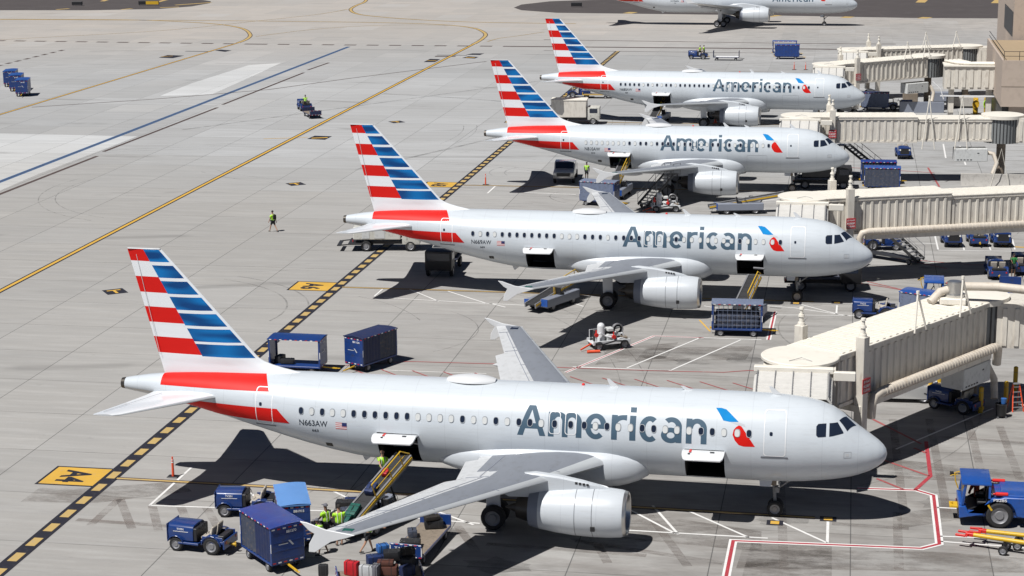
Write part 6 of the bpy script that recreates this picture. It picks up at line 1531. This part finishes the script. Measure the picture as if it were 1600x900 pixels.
# open apron
TR = [(-107.16, 233.52), (-110.43, 238.74), (-113.43, 243.51)]
for p, lb in zip(TR, ('nearest cart of the far left train', 'middle cart of the far left train', 'last cart of the far left train')): make_cart(lb, p, R(-73), 'pblue', 'cover', number='BB 7001', W=1.6, cov='gblue')
make_tug('tug with driver crossing the middle apron towards the upper left', (-65.79, 223.08), R(118), 'TV610')
make_person('driver in lime vest on the tug crossing the middle apron', (*(-65.30, 221.95), .25), R(118), ((50, 20), (50, 20)), ((80, 75), (80, 75)), tone='skinB', seat=True)
make_flat_cart('flat cart towed directly behind the crossing tug', (-63.07, 216.99), R(120), None, ends=.45, endmat='navy')
make_tug('far tug with two men aboard beyond the farthest parked airliner', (-22.63, 286.13), R(178), 'TV706')
make_person('left man of two on the far tug', (*(-22.34, 286.16), .25), R(178), ((50, 20), (50, 20)), ((80, 75), (80, 75)), seat=True); make_person('right man of two on the far tug', (*(-21.77, 286.21), .3), R(178), ((40, 20), (50, 20)), ((80, 75), (80, 75)), seat=True)
make_flat_cart('empty white decked flat cart right of the far tug', (-18.31, 284.69), R(0), None, ends=.9, deck='signwhite', endmat='navy', L=3.8)
make_cart('far blue cart with covered side above the two red posts', (-9.39, 287.26), R(0), 'pblue', 'cover', number='BB 8120', L=3.6, cov='gblue'); make_cart('far open blue cart standing behind the covered one', (-9.97, 292.76), R(0), 'pblue', 'open', number='BB 8121', L=3.6)
# near right corner under the bridge
make_van('silver minivan partly hidden by the near bridge', (3.05, 105.75), R(2))
make_tug('dark tug in the shade between the yellow bollards', (6.30, 103.91), R(150), 'TV930')
for n_, (px_, lb) in enumerate([((4.99, 105.38), 'leftmost yellow bollard, in full sun'), ((5.69, 109.51), 'yellow bollard half hidden behind the dark tug'), ((7.66, 103.48), 'yellow bollard in front of the dark tug, foot in shade'), ((9.10, 104.82), 'yellow bollard behind the bin cart'), ((9.87, 108.06), 'rightmost yellow bollard, deep in shade')]): make_bollard(lb, px_)
t = thing('bin_cart', 'black wheeled bin with a blue bucket beside a bollard', 'bin', (8.71, 102.77), 0.2)
q = MB(); q.lathe([(.12, .26), (.75, .32), (.78, .34), (.8, .3), (.2, .24)], (0, 0, 0), 'z', 18, cap=(True, False)); q.build('bin', 'bagblack', t)
q = MB(); q.lathe([(0, .13), (.3, .16), (.31, .001)], (.12, 0, .78), 'z', 14); q.build('bucket', 'bagblue', t)
q = MB(); q.rod((-.15, .05, .8), (-.25, .1, 1.5), .015, n=6); q.build('mop_handle', 'rim', t)
for s in (-1, 1): add_wheel(t, (s*.22, -.2, .07), .07, .04, 10)
t = thing('step_ladder', 'orange folding ladder standing right of the bin', 'ladder', (9.59, 104.38), .3)
q = MB()
for s in (-1, 1): q.bar((s*.32, -.45, 0), (s*.18, 0, 1.5), .06, .04); q.bar((s*.30, .45, 0), (s*.18, .02, 1.5), .05, .04)
q.build('side_rail', 'orange', t)
for k in range(5): q = MB(); z = .25+k*.27; y_ = -.45+.45*z/1.5; q.box(-.28+.03*k, .28-.03*k, y_-.05, y_+.05, z-.015, z+.015); q.build('step', 'rim', t)
q = MB(); q.box(-.2, .2, -.1, .12, 1.48, 1.53); q.build('top_cap', 'rim', t)
t = thing('traffic_cone', 'small red cone by the engine of the farthest parked airliner', 'cone', (-15.10, 217.16), 0); q = MB(); q.lathe([(.03, .19), (.7, .03), (.72, .001)], (0, 0, 0), 'z', 14); q.build('cone', 'orange', t); q = MB(); q.box(-.24, .24, -.24, .24, 0, .03); q.build('base', 'orange', t)
# runway signs far off
t = thing('guidance_sign', 'small yellow sign on the far dark taxiway', 'airfield sign', (-145.52, 381.22), R(5)); q = MB(); q.box(-2.2, 2.2, -.15, .15, .25, 1.0); q.build('sign_box', 'black', t, bevel=.02)
q = MB(); q.box(-.6, 2.1, -.16, -.155, .3, .96); q.build('sign_face', 'yellow', t)
q = MB()
for x in (-2, 0, 2): q = MB(); q.box(x-.05, x+.05, -.05, .05, 0, .25); q.build('sign_leg', 'rim', t)
for p_, lb in (((-161.12, 380.40), 'small dark box on the far left taxiway'), ((-55.00, 382.68), 'low black sign behind the taxiing airliner')):
    t = thing('guidance_sign', lb, 'airfield sign', p_, R(5)); q = MB(); q.box(-1.1, 1.1, -.3, .3, .2, .9); q.build('sign_box', 'black', t, bevel=.05)
    
    for x in (-.95, .95): q = MB(); q.box(x-.05, x+.05, -.05, .05, 0, .2); q.build('sign_leg', 'rim', t)


# ================================================================== BOARDING BRIDGES
def make_bridge(label, C, ang, L1=9.5, L2=6.0, zf=3.65, zt=6.25, pipe=True, canopy=(-2.1, 1.6), cy=-2.6, acbox=None, slope=0.0, sign=True, lamps=True, frames=((8.0, 1), (11.5, 1)), legs=True, far=14.0, rot=True, dome=False, ribh=.03):
    t = thing('boarding_bridge', label, 'boarding bridge', C, 0, 'cream boarding bridges'); d = Vector((math.cos(ang), math.sin(ang), 0)); n = Vector((math.sin(ang), -math.cos(ang), 0))   # n: towards the viewer
    TM = Matrix(((d.x, -n.x, 0, 0), (d.y, -n.y, 0, 0), (0, 0, 1, 0), (0, 0, 0, 1)))    # local x along the tunnel, local -y towards the viewer
    sh = Matrix.Identity(4); sh[2][0] = slope; TT = TM @ sh
    def tunnel(x0, x1, hw, z0, z1, name, rib=.62, tr=True):
        q = MB(); q.box(x0, x1, -hw, hw, z0, z1, 0, TT)
        for s in (-1, 1):
            k = x0+.12
            while k < x1-.2:      # pressed steel ribs between a top and a bottom rail
                ww = rib*.42
                yy = sorted((s*hw, s*(hw+.075))); q.prism([(k, yy[0]), (k+ww, yy[0]), (k+ww*.8, yy[1]), (k+ww*.2, yy[1])] if s > 0 else [(k, yy[1]), (k+ww, yy[1]), (k+ww*.8, yy[0]), (k+ww*.2, yy[0])], z0+.18, z1-.30, 'z', 0, TT); k += rib
            yy = sorted((s*(hw-.01), s*(hw+.10))); q.box(x0, x1, yy[0], yy[1], z1-.22, z1-.02, 0, TT); q.box(x0, x1, yy[0], yy[1], z0-.05, z0+.12, 0, TT)
        o = q.build(name, 'cream', t, bevel=0)
        q = MB(); q.box(x0-.04, x1+.04, -hw-.14, hw+.14, z1-.02, z1+.05, 0, TT); k = x0+.3
        while k < x1-.2: q.box(k, k+.26, -hw-.02, hw+.02, z1+.05, z1+.05+ribh, 0, TT); k += .62
        q.build('roof_deck', 'creamroof', o, bevel=.012)
    tunnel(1.2, L1, 1.45, zf, zt, 'outer_tunnel'); 
    if L2: tunnel(L1, L1+L2, 1.28, zf+.12, zt-.22, 'inner_tunnel')
    # cab: rounded house under a round roof, box face towards the aircraft
    q = MB(); q.lathe([(zf-.1, 1.75), (zt-.12, 1.75)], (0, 0, 0), 'z', 30); q.box(-1.75, 1.75, cy+.75, 0, zf-.1, zt-.25); q.build('cab', 'cream', t)
    q = MB(); q.lathe([(zt-.12, 1.88), (zt-.10, 1.92), (zt+.02, 1.92), (zt+.05, 1.88), (zt+.08, .3), (zt+.08, .001)], (0, 0, 0), 'z', 40, cap=(True, False)); q.build('cab_roof', 'creamroof', t)
    q = MB(); q.box(canopy[0]-.05, canopy[1]+.05, cy+.55, cy+.95, zt-.32, zt-.05); q.box(canopy[1]+.05, canopy[1]+1.1, cy+.45, cy+.75, zt-.62, zt-.18); q.build('canopy_beam', 'creamroof', t, bevel=.03)
    rings = []; nn_ = 12
    for i in range(nn_*2+1):
        f = i/(nn_*2); puff = .055*(1 if i % 2 else 0); y = cy+.75-2.15*f; yl = max(y, -3.62); tp = zt-.30-.72*f*f+puff; lo = zf-.15+.1*f
        x0, x1 = canopy[0]-puff*.5, canopy[1]+puff*.5
        rings.append([(x0, yl, lo), (x0, max(y, -3.9), tp-.3), (x0+.25, y, tp), (x1-.25, y, tp), (x1, max(y, -3.9), tp-.3), (x1, yl, lo)])
    q = MB(); q.loft(rings, cap=(False, False), closed=False); q.build('canopy_bellows', 'bellows', t, smooth=20, fix=False)
    for k in range(5):
        x = canopy[0]+.15+(canopy[1]-canopy[0]-.3)*k/4; q = MB(); q.tube([(x, cy+.72, zt-.22), (x, cy+.2, zt-.26), (x, cy-.6, zt-.52), (x, cy-1.35, zt-.90)], .03, 6); q.build('canopy_strap', 'rim', t)
    q = MB(); q.box(canopy[0], canopy[1], cy-.15, 0, zf-.35, zf-.12); q.build('cab_floor', 'dkmetal', t)
    q = MB(); q.tube([tuple(Vector((.6, -1.2, zt+.08))), (0.1, -.9, zt+.16), (-.5, -1.3, zt+.08)], .015, 6); q.build('roof_wire', 'rim', t)
    # lift columns with twin lamps on top
    for s in (-1, 1):
        b = TM @ Vector((2.75, s*1.82, 0)); q = MB(); q.box(2.50, 3.0, s*1.82-.25, s*1.82+.25, 1.0, zt+.75, 0, TM); c = q.build('lift_column', 'cream', t, bevel=.02)
        q = MB(); 
        for k, (r_, h) in enumerate(((.20, .15), (.13, .3), (.17, .12), (.09, .25), (.13, .12))):
            z_ = zt+.75+[0, .15, .45, .57, .82][k]; q.lathe([(z_, r_), (z_+h, r_*.9), (z_+h, .001)], (b.x, b.y, 0), 'z', 12)
        q.build('column_cap', 'creamroof', c)
    q = MB(); q.box(2.45, 3.05, -2.0, 2.0, zf-.5, zf-.15, 0, TM); q.build('cross_beam', 'cream', t, bevel=.02); q = MB(); q.box(2.5, 3.0, -1.2, 1.2, .55, 1.1, 0, TM); q.build('wheel_carriage', 'cream', t, bevel=.02)
    for s in (-1, 1):
        tt = MB(); r2 = MB(); wheel(tt, r2, (0, 0, 0), .5, .35, 20)
        p = TM @ Vector((2.75, s*1.45, .5)); o = tt.build('bogie_wheel', 'tyre', t, fix=False, loc=p); o.rotation_euler[2] = ang; r3 = r2.build('wheel_rim', 'rim', o, fix=False)
    if sign:
        p = TM @ Vector((2.45, -2.09, zf+.65)); ux = d
        q = MB(); q.box(2.40, 3.1, -2.13, -2.09, zf+.5, zf+1.25, 0, TM); so_ = q.build('warning_sign', 'gsered', t)
        for k, tx_ in enumerate(('JET BLAST', 'KEEP', 'CLEAR')):
            lettering('sign_lettering', tx_, so_, TM @ Vector((2.46, -2.134, zf+1.02-.21*k)), d, (0, 0, 1), .13, 'signwhite', .02, width=.58)
    if pipe:
        q = MB(); z_ = zf+.12; P = [(2.35+1.15, -1.95, z_-1.1), (3.5, -2.0, z_-.35), (3.65, -2.05, z_), (4.1, -2.08, z_+.1), (L1+L2, -2.08, z_+.1), (L1+L2+.4, -2.0, z_-.1), (L1+L2+.5, -1.9, z_-1.0)]
        q.tube([TT @ Vector(p) for p in P], .24, 16); po = q.build('air_duct', 'duct', t, smooth=60)
        q = MB(); x = 4.4
        while x < L1+L2-.2:
            c = TT @ Vector((x, -2.08, z_+.1)); pts = [c+Vector((0, 0, .25*math.cos(a)))+n*.25*math.sin(a) for a in [2*PI*i/16 for i in range(17)]]; q.tube(pts, .022, 5); x += .28
        q.build('duct_rib', 'duct', po)
        q = MB(); q.box(4.0, L1+L2-.2, -1.95, -1.3, zf-.40, zf-.06, 0, TT); q.build('cable_tray', 'cream', t)
    for x, k in frames:
        q = MB(); 
        ap = TT @ Vector((x, -1.5, zt+1.9)); q.rod(ap, TT @ Vector((x-.55, -1.72, zt-.1 if k > 0 else zf-.6)), .05, n=8); q.rod(ap, TT @ Vector((x+.6, -1.72, zt-.1 if k > 0 else zf-.6)), .05, n=8)
        q.rod(ap+Vector((0, 0, -.05)), ap+Vector((0, 0, .12)), .09, n=8); q.build('cable_hoist', 'creamroof', t)
    if acbox:
        x, w_ = acbox; q = MB(); q.box(x-w_/2, x+w_/2, -1.75, -.35, zf-1.75, zf-.55, 0, TT); o = q.build('air_conditioner', 'acbox', t, bevel=.04)
        q = MB(); 
        for k in range(5): q.box(x-w_/2+.2+k*w_*.1, x-w_/2+.2+k*w_*.1+w_*.06, -1.76, -1.75, zf-1.62, zf-1.54, 0, TT)
        q.box(x+w_*.18, x+w_*.24, -1.757, -1.75, zf-1.0, zf-.92, 0, TT); q.build('vent_slots', 'black', o)
        q = MB(); q.tube([TT @ Vector(p) for p in ((x+w_/2, -1.0, zf-1.0), (x+w_/2+.6, -1.2, zf-1.1), (x+w_/2+.9, -1.5, zf-1.9), (x+w_/2+.5, -1.8, zf-2.9))], .2, 12); q.build('flexible_hose', 'duct', t, smooth=60)
    if rot:
        x = L1+L2+1.1; c = TT @ Vector((x, 0, 0)); z0 = zf-.1+slope*x; z1 = zt+.1+slope*x
        q = MB(); q.lathe([(z0, 1.75), (z1-.3, 1.75)], (c.x, c.y, 0), 'z', 36, 0)
        for k in range(36): a = 2*PI*k/36; q.cbox((c.x+1.77*math.cos(a), c.y+1.77*math.sin(a), (z0+z1)/2-.15), (.07, .07, z1-z0-.3), 1)
        q.build('rotunda', ['curtain', 'dkmetal'], t)
        q = MB(); q.lathe([(z1-.3, 1.95), (z1, 1.95), (z1+.08, .001)], (c.x, c.y, 0), 'z', 36, cap=(True, False)); q.build('rotunda_roof', 'creamroof', t)
        q = MB(); q.lathe([(0, .42), (z0, .42)], (c.x, c.y, 0), 'z', 20); q.lathe([(0, .7), (.12, .7), (.14, .001)], (c.x, c.y, 0), 'z', 20); q.build('support_column', 'deck', t)
        f = Vector((1, 0, 0)) if far else d
        if far:
            q = MB(); q.box(c.x+1.2, c.x+far, c.y-1.35, c.y+1.35, z0+.1, z1-.2)
            k = c.x+1.5
            while k < c.x+far-.3: q.box(k, k+.25, c.y-1.42, c.y-1.35, z0+.25, z1-.45); k += .65
            q.build('fixed_walkway', 'cream', t)
    if dome:
        b = TT @ Vector((L1+L2-1.4, -.2, zt)); q = MB(); q.box(b.x-.8, b.x+.6, b.y-.7, b.y+.7, zt+.1, zt+.45); q.build('roof_unit', 'creamroof', t, bevel=.05)
        q = MB(); q.lathe([(zt+.45, .55), (zt+.6, .58), (zt+.62, .42), (zt+1.25, .42), (zt+1.3, .35), (zt+1.3, .001)], (b.x, b.y, 0), 'z', 24); q.build('roof_ventilator', 'steel', t)
        q = MB(); q.tube([(b.x-1.3, b.y-.6, zt+.2), (b.x-.8, b.y-.2, zt+.7), (b.x+.4, b.y+.3, zt+.95), (b.x+2.2, b.y+.2, zt+1.0), (b.x+6, b.y-.3, zt+.8)], .24, 12); q.build('roof_duct', 'duct', t, smooth=60)
    return t
make_bridge('nearest bridge, long shaded wall sloping up to the right edge', (-2.0, 90.85), R(57.5), 15.9, 0, acbox=(14.6, 2.9), frames=((8.4, 1), (13.0, 1)), dome=True, far=9, ribh=.06)
make_bridge('second bridge, with a fat pipe below, over the parked tugs', (-2.95, 135.45), R(21.3), 10.6, 9, canopy=(-1.9, 1.7), frames=(), far=0, rot=False)
make_bridge('third bridge, straight and level, crossed by thin hoists', (-4.4, 178.6), R(6), 10.6, 6.9, zf=3.9, canopy=(-1.9, 1.8), pipe=False, acbox=(15.6, 3.0), frames=((11.6, -1), (14.6, -1)), far=9)
make_bridge('fourth bridge, short, joined to a ribbed corner walkway', (-2.5, 223.3), R(33), 12.8, 0, zf=3.9, canopy=(-1.7, 1.9), pipe=False, acbox=(11.3, 3.0), frames=((9.8, 1), (12.4, 1)), far=0, slope=.02)
make_bridge('farthest bridge, standing behind the fourth one', (0.2, 240.5), R(20), 14, 0, zf=3.7, canopy=(-1.7, 1.9), pipe=False, frames=((9.0, 1), (13.0, 1)), far=6)
# loose frame in front of the concrete barrier
t = thing('walkway_link', 'cream ribbed walkway link at the building corner', 'walkway', (0, 0, 0), 0)
q = MB(); q.box(10.6, 16.6, 221.2, 224.6, 3.7, 6.3); k = 10.9
while k < 16.3: q.box(k, k+.38, 221.10, 221.2, 3.95, 5.95); k += .85
q.build('wall', 'cream', t)
q = MB(); q.box(10.5, 16.7, 221.0, 224.8, 6.3, 6.42)
for k in range(4): q.tube([(10.8+.5*k, 224.7+.3*k, 6.6), (11.8+.6*k, 222.5-.1*k, 6.62), (13+.4*k, 221.6+.35*k, 6.6), (16.6, 221.6+.35*k, 6.6)], .14, 8)
q.build('roof', 'creamroof', t)
for x in (11.2, 15.4): q = MB(); q.box(x, x+.6, 222, 223, 0, 3.7); q.build('pier', 'cream', t)
q = MB(); q.box(10.2, 16.6, 220.9, 221.0, 2.9, 3.05); q.tube([(9.3, 220.8, 4.6), (10.2, 220.8, 3.8), (10.6, 220.8, 2.6)], .06, 6); q.build('rail', 'signwhite', t)
t = thing('traffic_barrier', 'pale concrete barrier behind the second bridge roof', 'barrier', (13.69, 177.84), R(0)); q = MB(); q.prism([(-.35, 0), (.35, 0), (.12, .45), (.10, 1.15), (-.10, 1.15), (-.12, .45)], -3.3, 3.3, 'x'); q.build('barrier_block', 'barrier', t, bevel=.02)
q = MB(); q.tube([(-.6, .0, 0), (.25, 0, 3.6), (1.1, 0, 0)], .05, 8); 
t2 = thing('tripod_frame', 'thin white inverted V frame before the barrier', 'frame', (13.64, 177.14)); q.build('leg', 'creamroof', t2)
t = thing('traffic_barrier', 'dark grey barrier panels under the fourth bridge', 'barrier', (8.48, 228.47), R(4)); q = MB(); q.box(-2.6, 2.6, -.15, .15, 0, 1.3); q.build('barrier_block', 'cowlgrey', t, bevel=.03)
t = thing('ground_power_unit', 'tan generator cart under the fourth bridge', 'generator', (7.32, 235.41), 0); q = MB(); q.box(-.9, .9, -.6, .6, .35, 1.5); q.build('housing', 'deck', t, bevel=.05)
for x in (-.6, .6):
    for s in (-1, 1): add_wheel(t, (x, s*.55, .2), .2, .1, 12)
for p_, lb in (((10.80, 238.21), 'grey equipment box beneath the fourth bridge machinery'), ((13.18, 233.62), 'pale low box right of the grey equipment box')):
    t = thing('equipment_box', lb, 'equipment', p_, R(3)); q = MB(); q.box(-1.6, 1.6, -.5, .5, .2, 1.3); q.build('housing', 'barrier' if 'pale' in lb else 'cowlgrey', t, bevel=.04); q = MB(); q.box(-1.5, 1.5, -.4, .4, 0, .2); q.build('skid', 'black', t)
for p_, lb in (((14.66, 227.99), 'yellow post with a coiled hose under the walkway'), ((15.92, 228.12), 'pale hose stand right of the yellow post')):
    t = thing('hose_post', lb, 'hose post', p_, 0); q = MB(); q.box(-.28, .28, -.28, .28, 0, 1.9); q.build('post', 'yellow' if 'yellow' in lb else 'rim', t, bevel=.04); q = MB(); q.tube([(.35*math.cos(a), -.34, 1.2+.5*math.sin(a)) for a in [2*PI*i/14 for i in range(15)]], .06, 8); q.build('coiled_hose', 'vest' if 'pale' in lb else 'yellow', t)

# ================================================================== TERMINAL CORNER
t = thing('terminal_building', 'brown terminal block with railed roof terrace at the right edge', 'building', (0, 0, 0), 0)
X, Y, ZT = 16.15, 210.2, 8.2
q = MB(); q.box(X, 60, Y, Y+25, 3.2, ZT-.3); q.box(X+1.0, 60, Y+.8, Y+24, 0, 3.2, 0)
q.box(X, 60, Y, Y+.25, ZT-.3, ZT); q.box(X, X+.25, Y+.25, Y+25, ZT-.3, ZT); q.build('wall', 'wall', t)
q = MB(); q.box(X-.02, X+40, Y-.02, Y, 5.35, 5.41); 
for k in range(8): q.box(X+3.2+4*k, X+3.24+4*k, Y-.02, Y, 3.2, ZT)
q.build('panel_joint', 'deck', t)
q = MB(); q.box(X+.25, 60, Y+.25, Y+25, ZT-.29, ZT-.2); q.build('terrace_floor', 'walltop', t)
q = MB()
for z in (ZT+.45, ZT+.95): q.bar((X+.15, Y+.15, z), (58, Y+.15, z), .05, .05); q.bar((X+.15, Y+.15, z), (X+.15, Y+24, z), .05, .05)
k = X+.15
while k < 58: q.rod((k, Y+.15, ZT), (k, Y+.15, ZT+.97), .03, n=6); k += 1.6
q.build('railing', 'black', t)
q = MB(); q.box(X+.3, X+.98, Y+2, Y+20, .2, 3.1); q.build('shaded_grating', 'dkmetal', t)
t = thing('terminal_tower', 'taller brown building mass at the top right corner', 'building', (0, 0, 0), 0)
q = MB(); q.box(19.2, 62, 236, 262, 0, 14.5); q.build('wall', 'wall', t); q = MB(); q.box(19.15, 19.2, 237, 250, 8.3, 11.2); q.build('window_grille', 'black', t)
q = MB(); q.box(19.0, 62, 235.8, 262.2, 14.5, 14.9); q.build('parapet', 'wall', t)
